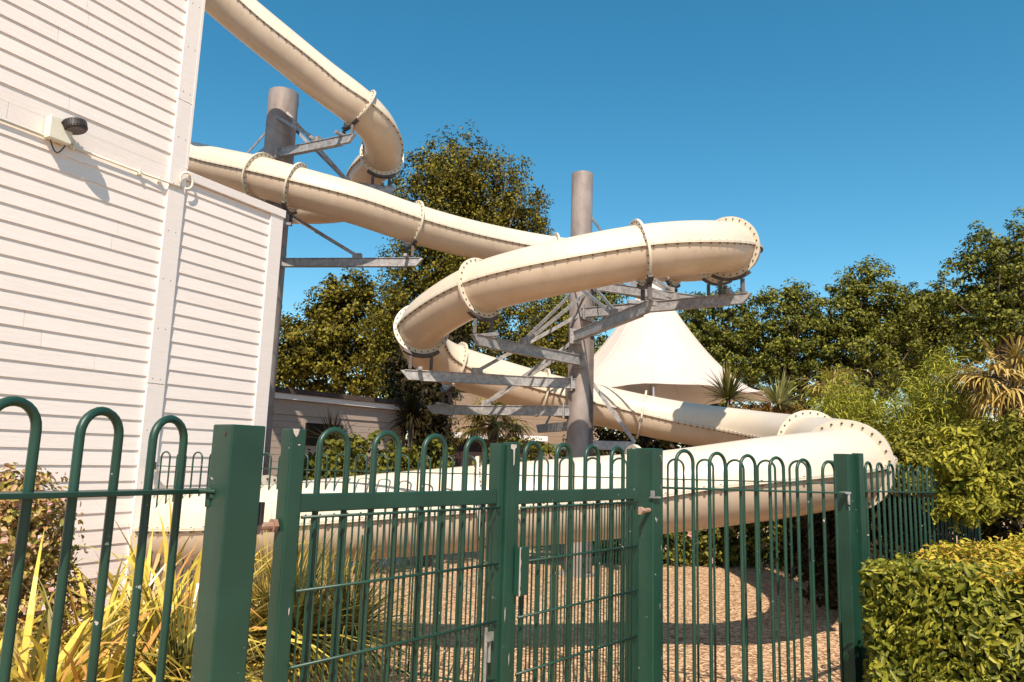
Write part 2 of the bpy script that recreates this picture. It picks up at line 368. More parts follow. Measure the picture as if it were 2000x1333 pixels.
FL = [up(330, -105, 12.25), up(703, 213, 13.5), up(748, 306, 14.6), np.array([-3.9, 16.9, 7.55]), np.array([-6.6, 16.7, 7.4]), up(340, 312, 14.15), up(508, 345, 13.2), up(580, 366, 12.95), up(806, 437, 13.5), up(1080, 498, 14.6),
      up(1318, 515, 14.3), up(1404, 506, 13.3), up(1426, 483, 10.6), up(1250, 493, 9.65), up(938, 563, 10.3), up(821, 641, 11.5), up(888, 716, 12.65), up(1060, 768, 13.0), up(1256, 811, 13.05),
      up(1580, 866, 9.8), up(1652, 909, 7.15), up(1243, 966, 6.6), up(940, 992, 6.35), up(524, 1024, 6.7)]
fi = sorted(idx(p) for p in FL); cuts = [0]+fi+[NS-1]
NU = 14
for a, b in zip(cuts[:-1], cuts[1:]):
    if b-a < 2: continue
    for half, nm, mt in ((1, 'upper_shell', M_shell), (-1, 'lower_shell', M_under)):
        ang = np.linspace(0, math.pi, NU+1)*half
        V = []; ii = range(a, b+1)
        for i in ii:
            V.append(path[i] + TR*(np.cos(ang)[:, None]*SD[i] + np.sin(ang)[:, None]*UP[i]))
        V = np.concatenate(V); n = NU+1; Fc = []
        for k in range(len(ii)-1):
            for j in range(NU):
                q = (k*n+j, k*n+j+1, (k+1)*n+j+1, (k+1)*n+j)
                Fc.append(q if half < 0 else q[::-1])
        mb = MB(); mb.add(V, Fc)
        # seam lips on both sides
        for sgn in (1, -1):
            z0, z1 = (.001, .014) if half > 0 else (-.014, -.001)
            V = []
            for i in ii:
                for (o_, zz) in ((TR-.01, z0), (TR+.032, z0), (TR+.032, z1), (TR-.01, z1)):
                    V.append(path[i]+sgn*SD[i]*o_+UP[i]*zz)
            Fc = []
            for k in range(len(ii)-1):
                for j in range(4):
                    q = (k*4+j, k*4+(j+1) % 4, (k+1)*4+(j+1) % 4, (k+1)*4+j); Fc.append(q if sgn > 0 else q[::-1])
            mb.add(V, Fc, 1 if half > 0 else 1)
            if half < 0:
                i = a+1
                while i < b:
                    c = path[i]+sgn*SD[i]*(TR+.02)
                    mb.tube([c-UP[i]*.014, c-UP[i]*.034], .0125, 6, 2)
                    mb.tube([c+UP[i]*.014, c+UP[i]*.02], .010, 6, 2)
                    i += 2
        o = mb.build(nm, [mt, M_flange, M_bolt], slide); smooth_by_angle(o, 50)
for i in fi:
    mb = MB(); n = 48; V = []; T = TT[i]; ang = np.arange(n)*2*math.pi/n
    ring = np.cos(ang)[:, None]*SD[i]+np.sin(ang)[:, None]*UP[i]
    for dt, rr in ((-.016, TR-.005), (-.016, .438), (.016, .438), (.016, TR-.005)): V.append(path[i]+T*dt+ring*rr)
    V = np.concatenate(V); Fc = []
    for k in range(3):
        for j in range(n): Fc.append((k*n+j, (k+1)*n+j, (k+1)*n+(j+1) % n, k*n+(j+1) % n))
    mb.add(V, Fc)
    for j in range(26):
        a = (j+.5)*2*math.pi/26; d = math.cos(a)*SD[i]+math.sin(a)*UP[i]; c = path[i]+d*.402
        for sgn in (-1, 1): mb.tube([c+T*sgn*.016, c+T*sgn*.027], .0108, 6, 1)
    o = mb.build('joint_flange', [M_flange, M_bolt], slide); smooth_by_angle(o, 40)

# ------------------------------------------------------------------ support towers
def saddle(mb, i, legs=True, drop=.2):
    T = TT[i]; n = 14; ang = np.linspace(-math.pi*.5-.62, -math.pi*.5+.62, n); V = []
    for a in ang:
        d = math.cos(a)*SD[i]+math.sin(a)*UP[i]
        for rr, dt in ((.44, -.035), (.485, -.035), (.485, .035), (.44, .035)): V.append(path[i]+d*rr+T*dt)
    Fc = []
    for k in range(n-1):
        for j in range(4): Fc.append((k*4+j, k*4+(j+1) % 4, (k+1)*4+(j+1) % 4, (k+1)*4+j))
    mb.add(V, Fc+[(0, 1, 2, 3), ((n-1)*4+3, (n-1)*4+2, (n-1)*4+1, (n-1)*4)])
    for s_ in (-.16, .16):
        p = path[i]-UP[i]*.47+SD[i]*s_
        mb.beam(p, p-np.array([0, 0, drop]), .05, .05, upv=(1, 0, 0)) if legs else None
    return path[i]-UP[i]*.5-np.array([0, 0, drop])
def tower(label, px, py, D, dia, ytop, arms, extra=None, helix=None):
    base = up(px, py, D); ztop = None
    # height of the top from the picture row
    d = ray(px, ytop); s_ = math.hypot(base[0], base[1])/math.hypot(d[0], d[1]); ztop = EYE + d[2]*s_
    bx = np.array([base[0], base[1], 0.]); th = thing('support_tower', label, 'support tower', bx, 'steel slide supports')
    mb = MB(); r = dia/2
    mb.tube([bx+[0, 0, z] for z in (-.1, 1, 2, 3, 4, 5, ztop-.003, ztop)], [r]*7+[r*.97], 40)
    mb.tube([bx+[0, 0, 0.], bx+[0, 0, .03]], [r+.12]*2, 24)
    if helix:
        pts = [bx+np.array([math.cos(a)*(r+.001), math.sin(a)*(r+.001), ztop-.12-a*helix]) for a in np.linspace(.2, (ztop-.3)/helix, 400)]
        mb.tube(pts, .008, 5)
    smooth_by_angle(mb.build('pole', M_pole, th), 40)
    for (fp, hint, pitchz) in arms:
        i = idx(fp); mbs = MB(); tip = saddle(mbs, i)
        mbs.build('saddle', M_saddle, th)
        d = unit_xy(tip-bx); ln = np.linalg.norm((tip-bx)[:2]); side = np.array([d[1], -d[0], 0])
        zt = tip[2]-.08
        mb = MB(); off = side*(r*.75)*hint
        p = bx+d*(r*.6)+off; p[2] = zt; q = bx+d*(ln+.25)+off*.6; q[2] = zt
        mb.beam(p, q, .065, .14, slant=.9)
        mb.beam(p+[0, 0, .073], q+[0, 0, .073], .10, .012); mb.beam(p-[0, 0, .073], q-d*.25-[0, 0, .073], .10, .012)
        mb.box(p+d*.08-side*.0, .02, .2, .24, ax=d, ay=side)
        c = q-d*.22; c[2] = zt+.09; mb.beam(c-TT[i]*.0-side*.2, c-TT[i]*.0+side*.2, .06, .05)
        mb.build('arm', M_galv, th, bevel=.004)
        mb = MB()
        for sg in (-1, 1):
            a0 = bx+d*(ln*.66)+off*.8+side*.045*sg; a0[2] = zt+.12
            b0 = bx+d*(r*.4)+side*(r*.9)*sg; b0[2] = min(zt+pitchz, ztop-.15)
            mb.beam(a0, b0, .012, .055)
        mb.box(bx+d*(ln*.66)+off*.8+[0, 0, zt+.12], .16, .08, .09, ax=d, ay=side)
        mb.build('brace', M_galv, th)
    if extra: extra(th, bx, r, ztop)
    return th
def ex2(th, bx, r, zt):
    mb = MB(); v = unit_xy(bx); rt = np.array([v[1], -v[0], 0])
    c = bx+rt*(r+.02); mb.box(c+[0, 0, 2.4], .075, .06, 4.7, ax=rt, ay=v); mb.build('cable_tray', M_saddle, th)
    # low arms that hold the bottom coil
    for (fx, fy, D, z_) in ((1243, 966, 6.6, 0), (1580, 866, 9.8, 0)): pass
    tip = up(1240, 872, 11.6); z = tip[2]; mb = MB(); p = bx.copy(); p[2] = z
    mb.beam(p+unit_xy(tip-bx)*r, tip, .07, .14); mb.build('arm', M_galv, th, bevel=.004)
    mb = MB(); a = up(1152, 742, 11.9); mb.beam(a, tip+[0, 0, .06], .012, .06); mb.build('brace', M_galv, th)
    tip = up(1052, 838, 13.6); p = bx.copy(); p[2] = tip[2]; mb = MB()
    mb.beam(p+unit_xy(tip-bx)*r, tip, .07, .15, slant=.8); mb.build('arm', M_galv, th, bevel=.004)
    mb = MB(); mb.beam(tip+unit_xy(bx-tip)*.4+[0, 0, .06], p+unit_xy(tip-bx)*r+[0, 0, 1.0], .012, .055); mb.build('brace', M_galv, th)
tower('shorter thinner steel pole with radiating arms inside the middle slide coil', 1133, 600, 12.0, .355, 341,
      [(up(821, 641, 11.5), -1, 1.1), (up(938, 563, 10.3), -1, 1.1), (up(888, 716, 12.65), -1, 1.1), (up(1250, 493, 9.65), 1, .9), (up(1426, 483, 10.6), 1, .8), (up(1318, 515, 14.3), -1, .9), (up(1404, 506, 13.3), -1, .7)], ex2)
def ex1(th, bx, r, zt):
    # left hand braces that run to the hidden side of the coil
    mb = MB(); q = bx+np.array([-1.3, 1.0, 5.25+1.9])
    for dz in (.35, .0): mb.beam(bx+[-.25, .1, 7.55+dz], bx+np.array([-1.5, .9, 6.95]), .012, .055)
    mb.build('brace', M_galv, th)
tower('taller thicker steel pole with a weld spiral, rising behind the weatherboard annex', 549, 250, 14.2, .56, 182,
      [(up(703, 213, 13.5), 1, .75), (up(748, 306, 14.6), 1, 1.3), (up(806, 437, 13.5), 1, 1.1), (up(580, 366, 12.95), 1, .4)], ex1, helix=.16)

# ------------------------------------------------------------------ fences, posts and gates
def hoop(mb, c, d, wd, zr, zt, zb, r, n=8):
    """one bow: two legs joined by a half circle; c ground point of its middle, d direction"""
    rr = wd/2; pts = [c-d*rr+[0, 0, z] for z in np.linspace(zb, zt-rr, 5)]
    for a in np.linspace(math.pi, 0, 13)[1:-1]: pts.append(c+d*rr*math.cos(a)+[0, 0, zt-rr+rr*math.sin(a)])
    pts += [c+d*rr+[0, 0, z] for z in np.linspace(zt-rr, zb, 5)]
    nn = np.cross(d, [0, 0, 1.])
    mb.tube(pts, r, n, upv=nn)
def panel(label, A, B, n, h, wfrac=.5, r=.0105, zb=.10, ext=(.1, .1), rail=(.055, .010), group='green bow top fence panels', first=0, rail2=True, start=0., clipA=True):
    """A, B: rail points of first and last hoop centres"""
    A = np.array(A); B = np.array(B); L_ = B-A; d = unit_xy(L_); p = np.linalg.norm(L_[:2])/(n-1); dz = L_[2]/(n-1)
    th = thing('bow_top_fence', label, 'fence', (A[0], A[1], 0), group)
    for i in range(first, n):
        c = A+d*p*i; zr = A[2]+dz*i; c = np.array([c[0], c[1], 0.])
        mb = MB(); hoop(mb, c, d, p*wfrac, zr, zr+h, zb, r); mb.build('bow_bar', M_green, th, smooth=True)
    e0 = A+d*p*(first)-d*ext[0]+[0, 0, dz*first]; e1 = B+d*ext[1]; mb = MB(); mb.beam(e0, e1, rail[0], rail[1]); mb.build('top_rail', M_green, th, bevel=.002)
    e0 = e0.copy(); e1 = e1.copy(); e0[2] = e1[2] = zb+.03; mb = MB(); mb.beam(e0, e1, rail[0], rail[1]); mb.build('bottom_rail', M_green, th, bevel=.002)
    return th, d, p
def post(name, label, c, s_, zt, d, cat='post', group='green fence posts', extra=None):
    c = np.array([c[0], c[1], 0.]); th = thing(name, label, cat, c, group)
    d = unit_xy(d); e = np.array([d[1], -d[0], 0]); mb = MB(); mb.box(c+[0, 0, zt/2-.05], s_, s_, zt+.1, ax=d, ay=e)
    mb.build('shaft', M_green, th, bevel=.004)
    mb = MB(); mb.tube([c+[0, 0, zt-.025]-d*(s_/2+.0005)+e*s_*.15, c+[0, 0, zt-.025]-d*(s_/2+.002)+e*s_*.15], .0065, 8); mb.build('drilled_hole', M_bolt, th)
    return th, c, d, e
def zrow(c, py, px):     # height where a picture row meets the vertical through c
    d = ray(px, py); s_ = math.hypot(c[0], c[1])/math.hypot(d[0], d[1]); return EYE+d[2]*s_

# gate line
G0 = up(646.5, 962, 2.2); G3 = up(926.2, 959.5, 2.66); gd = unit_xy(G3-G0)
gd = unit_xy(up(1205, 955, 3.42)-G0); ge = np.array([gd[1], -gd[0], 0])
def ongate(px, py=960):
    d = ray(px, py); # intersection of vertical plane through G0 along gd
    s_ = ((G0-CAM)@ge)/(d@ge); return CAM+d*s_
# left fence
A = up(5, 969.5, 1.46); B = up(319, 963.5, 1.88); dL = unit_xy(B-A)

th, _, pL = panel('nearest green bow top fence panel, at far left before the yellow flax', A-(B-A), B, 5, .188, r=.0104, rail=(.07, .012), ext=(.1, .195), first=0)
PL = ongate(469, 960); PL[2] = 0; PL = PL-ge*.03
zt = zrow(PL, 831, 470)
pt, c, d, e = post('fence_post', 'widest square green post, between the left fence panel and the gate', PL, .1, zt, gd)
mb = MB(); q = up(408, 968, 1.98); q2 = up(444, 973, 2.0); mb.beam(q, q2, .05, .012); mb.box(q+[0, 0, .012], .05, .05, .008); mb.tube([q+[0, 0, -.03], q+[0, 0, .02]], .009, 8)
mb.build('rail_bracket', M_green, pt, bevel=.002)
mb = MB(); hz = zrow(PL, 1030, 512); q = c+e*.02+gd*.05; mb.tube([q+[0, 0, hz], q+gd*.065+[0, 0, hz]], .011, 10); mb.tube([q+gd*.01+[0, 0, hz-.02], q+gd*.01+[0, 0, hz+.02]], .014, 10)
mb.tube([q+gd*.06+ge*.0+[0, 0, hz], q+gd*.072+[0, 0, hz]], .02, 6)
mb.build('hinge_pin', M_rust, pt)
mb = MB(); mb.box(q+gd*.012+[0, 0, hz+.035], .03, .03, .06); mb.build('hinge_bracket', M_saddle, pt)

def gate(label, pxl, pxr, ph, wl, wr, side):
    a = ongate(pxl); b = ongate(pxr); za = ongate(ph[0], ph[1])[2]; zb_ = ongate(ph[2], ph[3])[2]
    zr = (za+zb_)/2; a[2] = b[2] = 0
    th = thing('gate', label, 'gate', a, 'pair of green gate leaves'); ztop = {0: zrow(a, 838, 567), 1: zrow(b, 877, 1233)}[side]
    for (q, wd, nm, zt_) in ((a, wl, 'stile', ztop), (b, wr, 'stile', ztop-.01*(1-side))):
        mb = MB(); mb.box(q+[0, 0, zt_/2+.03], wd, .05, zt_-.06, ax=gd, ay=ge); mb.build(nm, M_green, th, bevel=.004)
    mb = MB(); mb.box((a+b)/2+[0, 0, zr-.025], np.linalg.norm(b-a)-(wl+wr)/2, .046, .05, ax=gd, ay=ge); mb.build('top_rail', M_green, th, bevel=.003)
    mb = MB(); mb.box((a+b)/2+[0, 0, .12], np.linalg.norm(b-a)-(wl+wr)/2, .046, .05, ax=gd, ay=ge); mb.build('bottom_rail', M_green, th, bevel=.003)
    return th, a, b, zr
g1, a1, b1, zr1 = gate('left leaf of the green double gate, wire mesh over bow top bars', 566, 969, (646, 962, 926, 960), .05, .035, 0)
g2, a2, b2, zr2 = gate('right leaf of the green double gate, beside the middle post', 997, 1236, (1039, 958, 1205, 955), .05, .04, 1)
for gx, centres, zr, a, b in ((g1, (646.5, 750.5, 845.7, 926.2), zr1, a1, b1), (g2, (1038.9, 1099.6, 1155.3, 1205.2), zr2, a2, b2)):
    for px in centres:
        c = ongate(px); c[2] = 0; mb = MB(); hoop(mb, c, gd, .103, zr, zr+.187, .12, .0095); mb.build('bow_bar', M_green, gx, smooth=True)
    ln = np.linalg.norm(b-a); off = ge*.030; zt_ = zr-.062
    mb = MB(); k = 0; s_ = .035
    while s_ < ln-.02:
        p = a+gd*s_+off; mb.tube([p+[0, 0, .16], p+[0, 0, zt_]], .003, 4, cap=False); s_ += .0245
    mb.build('mesh_wires', M_green, gx)
    z = zt_
    while z > .15:
        mb = MB(); p = a+off+ge*.006+gd*.02; q = b+off+ge*.006-gd*.018; mb.tube([p+[0, 0, z], q+[0, 0, z]], .0048, 6)
        kk = .035
        while kk < ln-.02: mb.tube([a+off+ge*.004+gd*kk+[0, 0, z+.001], a+off+ge*.004+gd*kk+[0, 0, z+.0075]], .0026, 4); kk += .049
        mb.build('mesh_rail', M_green, gx, smooth=True); z -= .2
# cover strip and lock plate
cc = ongate(984); cc[2] = 0; zt1 = zrow(cc, 868, 984)
mb = MB(); mb.box(cc+ge*.012+[0, 0, zt1/2], .052, .05, zt1, ax=gd, ay=ge); mb.build('cover_strip', M_green, g2, bevel=.003)
lp = ongate(1000); lp[2] = 0
z_a, z_b = zrow(lp, 1066, 998), zrow(lp, 1160, 998)
mb = MB(); mb.box(lp+ge*.050+gd*.01+[0, 0, (z_a+z_b)/2], .060, .024, z_a-z_b, ax=gd, ay=ge); mb.build('lock_plate', M_green, g2, bevel=.003)
mb = MB(); V = []
q0 = lp+ge*.0625+gd*.01-gd*.0295
zs = np.linspace(z_b, z_a, 14)
for k, z in enumerate(zs): V += [q0+[0, 0, z], q0+gd*(.006+.006*rng.random())+[0, 0, z]]
mb.add(V, [(2*k, 2*k+1, 2*k+3, 2*k+2) for k in range(13)]); mb.build('worn_edge', M_chip, g2)
db = ongate(943)+ge*.04; db[2] = 0; zd = zrow(db, 1226, 943)
mb = MB(); mb.tube([db+[0, 0, .03], db+[0, 0, zd]], .006, 8); mb.tube([db+gd*.02+[0, 0, zd-.12], db+gd*.02+[0, 0, zd-.04]], .006, 8); mb.box(db+gd*.01+ge*.01+[0, 0, zd-.03], .028, .01, .03, ax=gd, ay=ge)
mb.build('drop_bolt', mat('worn_steel', (.22, .22, .20), .5, .4, noise=20, col2=(.38, .38, .35)), g1)
# middle post
PM = ongate(1268); PM[2] = 0; PM = PM-ge*.0
pt, c, d, e = post('fence_post', 'square green post with two drilled holes between the gate and the right panel', PM, .1, zrow(PM, 876, 1266), gd)
mb = MB(); hz = zrow(PM, 994, 1240); q = c-gd*.055+ge*.03
mb.tube([q-gd*.09+[0, 0, hz], q+[0, 0, hz]], .011, 10); mb.tube([q-gd*.095+[0, 0, hz], q-gd*.075+[0, 0, hz]], .02, 6); mb.build('hinge_pin', M_rust, pt)
mb = MB(); hz = zrow(PM, 970, 1258); q = c-gd*.0+ge*.052; mb.box(q-gd*.035+[0, 0, hz], .06, .03, .006, ax=gd, ay=ge); mb.box(q-gd*.06+[0, 0, hz+.015], .006, .02, .035, ax=gd, ay=ge); mb.build('hinge_bracket', M_galv, pt)
# worn paint patches on the tops and edges of the gate and posts
def worn(parent, c0, ax_, pts):
    mb = MB(); V = [c0+ax_*x+np.array([0, 0, z]) for x, z in pts]; mb.add(V, [tuple(range(len(V)))]); mb.build('worn_patch', M_chip, parent)
def ragged(w_, h_, n=9): return [(w_*(.5+.5*math.sin(k*2.1+1))*(1 if k % 2 else .55)*math.cos(k*2*math.pi/n), h_*(.6+.4*math.sin(k*1.7))*math.sin(k*2*math.pi/n)) for k in range(n)]
zt0 = zrow(a1, 838, 567); worn(g1, a1+ge*.0262+gd*.012+np.array([0, 0, zt0-.012]), gd, [(-.035, .012), (-.012, .012), (-.016, -.004), (-.022, -.012), (-.030, -.002)])
worn(g1, a1+ge*.0262+np.array([0, 0, zt0-.045]), gd, ragged(.012, .004)); worn(g1, a1+ge*.0262+gd*.008+np.array([0, 0, zt0-.5]), gd, ragged(.006, .02))
worn(g2, cc+ge*.0385+np.array([0, 0, zt1-.03]), gd, [(-.012, .03), (.022, .03), (.022, .018), (.013, .014), (.012, -.045), (.006, -.05), (.003, .010), (-.012, .014)])
worn(g2, cc+ge*.0385-gd*.018+np.array([0, 0, zt1-.62]), gd, ragged(.007, .05)); worn(g2, cc+ge*.0385+gd*.012+np.array([0, 0, zt1-.78]), gd, ragged(.006, .04))
for dz_, hx in ((.02, .03), (.16, .025), (.45, .028), (.72, .015)): worn(pt, c+ge*.0512+gd*hx+np.array([0, 0, zrow(PM, 876, 1266)-dz_-.03]), gd, ragged(.004, .03))
# right panel
A = up(1337.2, 953, 3.78); B = up(1620.1, 963.5, 4.45)
panel('green bow top fence panel between the middle post and the double right post', A, B, 6, .187, r=.0095, ext=(.17, .12))
PR = up(1652, 960, 4.62); d3 = unit_xy(B-A)
pt, c, d, e = post('fence_post', 'green corner post beside the clipped hedge, its top flat and slim twin alongside', PR, .095, zrow(PR, 887, 1650), d3)
mb = MB(); v = unit_xy(PR); rt = np.array([v[1], -v[0], 0]); q = c+rt*.075+v*.02; mb.box(q+[0, 0, (zrow(PR, 885, 1650))/2], .05, .05, zrow(PR, 885, 1650), ax=d3, ay=e); mb.build('slim_post', M_green, pt, bevel=.003)
mb = MB(); q = up(1651, 963, 4.54); mb.box(q, .06, .04, .012, ax=d3, ay=e); mb.tube([q+[.02, 0, -.07], q+[.02, 0, 0]], .008, 8); mb.build('rail_clamp', M_galv, pt)
# panel going away to the right
A = up(1674, 959.5, 4.74); B = up(1816, 962.5, 5.68); L_ = (B-A)/7; B2 = A+L_*13
panel('green bow top fence panel running away behind the clipped hedge at right', A, B2, 14, .187, r=.0095, ext=(.02, .1))
# back fence
A = up(322, 911.5, 7.02); B = up(1625, 944, 4.78); n = 1+round(np.linalg.norm((B-A)[:2])/.2)
panel('long thin green bow top fence in front of the lowest slide tube', A, B, n, .138, wfrac=.55, r=.0078, zb=.05, ext=(.22, .05), rail=(.03, .008))
mb = MB(); q = up(298, 910, 7.1); mb.box(q, .05, .05, .07); pb = mb.build('wall_bracket', M_saddle); tag(pb, 'small dark bracket fixing the back fence to the white wall', 'bracket')

# ------------------------------------------------------------------ foliage builders
def rnd_unit(n):
    v = rng.normal(size=(n, 3)); return v/np.linalg.norm(v, axis=1)[:, None]
def leafquads(P, size, aspect=.5, N=None, upb=.3, jitter=.35, fold=.15):
    n = len(P); size = size*(1+rng.uniform(-jitter, jitter, n))
    nn = rnd_unit(n) if N is None else N+rnd_unit(n)*.8
    nn[:, 2] += upb; nn /= np.linalg.norm(nn, axis=1)[:, None]
    t = rnd_unit(n); t -= nn*(t*nn).sum(1)[:, None]; t /= np.linalg.norm(t, axis=1)[:, None]
    b = np.cross(nn, t); s1 = size[:, None]
    Q = np.stack([P-t*s1*.5, P+b*s1*aspect*.5+nn*s1*fold-t*s1*.05, P+t*s1*.5, P-b*s1*aspect*.5+nn*s1*fold-t*s1*.05], 1)
    return Q
def leaf6(name, P, size, aspect, N, mat_, parent, upb=.3, jitter=.35, fold=.1):
    n = len(P); size = (size*(1+rng.uniform(-jitter, jitter, n)))[:, None]
    nn = N+rnd_unit(n)*.95; nn[:, 2] += upb; nn /= np.linalg.norm(nn, axis=1)[:, None]
    t = rnd_unit(n); t -= nn*(t*nn).sum(1)[:, None]; t /= np.linalg.norm(t, axis=1)[:, None]; b = np.cross(nn, t)
    w_ = size*aspect*.5; f_ = size*fold
    V = np.stack([P-t*size*.5, P-t*size*.2+b*w_*.85+nn*f_, P+t*size*.18+b*w_*.8+nn*f_, P+t*size*.5-nn*f_*1.2, P+t*size*.18-b*w_*.8+nn*f_, P-t*size*.2-b*w_*.85+nn*f_], 1).astype(np.float32)
    me = bpy.data.meshes.new(name); me.vertices.add(n*6); me.vertices.foreach_set('co', V.reshape(-1))
    ix = (np.arange(n)[:, None]*6+np.array([0, 1, 2, 3, 0, 3, 4, 5])[None]).astype(np.int32)
    me.loops.add(n*8); me.loops.foreach_set('vertex_index', ix.reshape(-1)); me.polygons.add(n*2)
    me.polygons.foreach_set('loop_start', np.arange(n*2, dtype=np.int32)*4); me.polygons.foreach_set('loop_total', np.full(n*2, 4, dtype=np.int32))
    me.materials.append(mat_); me.update(calc_edges=True); me.validate(); o = bpy.data.objects.new(name, me); COL.objects.link(o)
    o.parent = parent; o.matrix_parent_inverse = Matrix.Translation(-parent.location); return o
def clusters(lobes, ncl, per, cr, shell=.55):
    """leaf positions: clusters spread in the outer volume of ellipsoid lobes"""
    vol = np.array([l[1][0]*l[1][1]*l[1][2] for l in lobes])**(.75); vol = vol/vol.sum()
    ch = rng.choice(len(lobes), ncl, p=vol); C_ = np.array([l[0] for l in lobes])[ch]; Rr = np.array([l[1] for l in lobes])[ch]
    u = rnd_unit(ncl); rad = shell+(1-shell)*rng.random(ncl)**.6; cen = C_+u*Rr*rad[:, None]
    k = np.repeat(np.arange(ncl), per); szs = rng.uniform(.6, 1.35, ncl)[k][:, None]
    P = cen[k]+rnd_unit(len(k))*(rng.random(len(k))**.45)[:, None]*cr*szs*np.array([1, 1, .75])
    N = nrm_rows(u[k]*.9+(P-cen[k])/cr)
    return P, N, cen
def nrm_rows(a): return a/(np.linalg.norm(a, axis=1)[:, None]+1e-9)
def tree(label, cat, base, trunk_h, lobes, ncl, per, cr, leaf, mt, bark, group=None, name='broadleaf_tree', aspect=.55, limbs=22, tr=.22, shell=.5, drop=None):
    th = thing(name, label, cat, base, group)
    P, N, cen = clusters(lobes, ncl, per, cr, shell)
    if drop: # hanging strands
        k = rng.random(len(P)) < drop[0]; P[k, 2] -= rng.random(k.sum())**1.2*drop[1]
    keep = P[:, 2] > .05
    quads('crown', leafquads(P[keep], leaf, aspect, N[keep]), mt, th)
    mb = MB(); base = np.array(base, float); tp = np.mean([l[0] for l in lobes], 0); top = np.array([tp[0], tp[1], max(l[0][2]+l[1][2]*.4 for l in lobes)])
    pts = [base+(top-base)*t+np.array([math.sin(t*5+base[0])*.15, math.cos(t*4)*.12, 0])*(t > 0) for t in np.linspace(0, 1, 9)]
    mb.tube(pts, np.linspace(tr, tr*.15, 9), 9)
    for i in rng.choice(len(cen), min(limbs, len(cen)), replace=False):
        t = rng.uniform(.25, .85); s_ = base+(top-base)*t; e_ = cen[i]; mid = (s_+e_)/2+rnd_unit(1)[0]*.3+[0, 0, .2]
        mb.tube([s_, (s_+mid)/2+[0, 0, .05], mid, (mid+e_)/2, e_], np.linspace(tr*(.5-.35*t), .015, 5), 5)
    mb.build('trunk', bark, th, smooth=True)
    return th
def strap(base, d0, L_, wd, droop, n=8, twist=0., fold=0.):
    """one strap leaf as list of quads; d0 unit start dir"""
    p = np.array(base, float); d = nrm(d0); side = nrm(np.cross(d, [0, 0, 1.]) if abs(d[2]) < .99 else np.array([1., 0, 0]))
    side = nrm(side+np.array([0, 0, twist])); pts = []; 
    for i in range(n+1):
        t = i/n; w_ = wd*(.55+1.3*t*(1-t)*1.6)*(1-t**3)+.0004; pts.append((p-side*w_/2, p+side*w_/2))
        d = nrm(d+np.array([0, 0, -droop*(t+.15)/n*3])); p = p+d*L_/n
    return pts
def straps_obj(name, items, mt, parent=None):
    """items: list of point pair lists; shared verts so each strap is one island"""
    V = []; Fc = []; 
    for pts in items:
        b = len(V)
        for a, c in pts: V.append(a); V.append(c)
        for i in range(len(pts)-1): Fc.append((b+2*i, b+2*i+1, b+2*i+3, b+2*i+2))
    mb = MB(); mb.add(V, Fc); return mb.build(name, mt, parent, smooth=False)
def rosette(label, cat, base, n, L_, wd, mt, droop=.5, spread=1.0, name='strap_plant', group=None, stem=None, jit=.3, centre_h=0., minel=.15, heads=None, twist=.5):
    base = np.array(base, float); th = thing(name, label, cat, base, group); items = []
    heads = heads or [(0, 0, 0, 1.)]
    for (hx, hy, hz, sc) in heads:
        for i in range(int(n*sc)):
            a = rng.uniform(0, 2*math.pi); el = rng.uniform(minel, 1.45)
            d = np.array([math.cos(a)*math.cos(el), math.sin(a)*math.cos(el), math.sin(el)])
            o_ = base+[hx, hy, hz+centre_h]+np.array([math.cos(a), math.sin(a), 0])*rng.uniform(0, .05)*spread
            items.append(strap(o_, d, L_*sc**.3*(1+rng.uniform(-jit, jit)), wd*(1+rng.uniform(-.3, .3)), droop*rng.uniform(.4, 1.6)*math.cos(el*.7), twist=rng.uniform(-twist, twist)))
    straps_obj('leaves', items, mt, th)
    if stem:
        mb = MB()
        for (hx, hy, hz, sc) in heads: mb.tube([base, base+[hx*.5, hy*.5, (hz+centre_h)*.6], base+[hx, hy, hz+centre_h]], [stem, stem*.8, stem*.7], 8)
        mb.build('stem', M_bark, th, smooth=True)
    return th
def fanpalm(label, base, H, nf, L_, mt, r=.5, name='fan_palm', nb=22, group=None):
    base = np.array(base, float); th = thing(name, label, 'palm', base, group); items = []; mbp = MB()
    for i in range(nf):
        a = i*2.4+rng.uniform(-.3, .3); el = rng.uniform(-.7, 1.3); d = np.array([math.cos(a)*math.cos(el), math.sin(a)*math.cos(el), math.sin(el)])
        o_ = base+[0, 0, H]; q = o_+d*r*rng.uniform(.7, 1.2); q[2] -= .1*r; mbp.tube([o_, (o_+q)/2+[0, 0, .05], q], .012, 5)
        s_ = nrm(np.cross(d, [0, 0, 1.])); u_ = np.cross(s_, d); tilt = rng.uniform(-.4, .4); s_ = nrm(s_+u_*tilt); 
        for k in range(nb):
            b = (k/(nb-1)-.5)*4.2; dd = nrm(d*math.cos(b)+s_*math.sin(b)+np.array([0, 0, -.05]))
            items.append(strap(q, dd, L_*(.75+.25*math.cos(b*.5))*rng.uniform(.85, 1.1), .035, rng.uniform(.5, 1.1), n=4, twist=rng.uniform(-.3, .3)))
    straps_obj('fronds', items, mt, th); mbp.build('frond_stalks', M_bark, th)
    mb = MB(); mb.tube([base, base+[0, 0, H*.5], base+[0, 0, H]], [.13, .12, .14], 10); mb.build('trunk', M_bark, th, smooth=True)
    return th
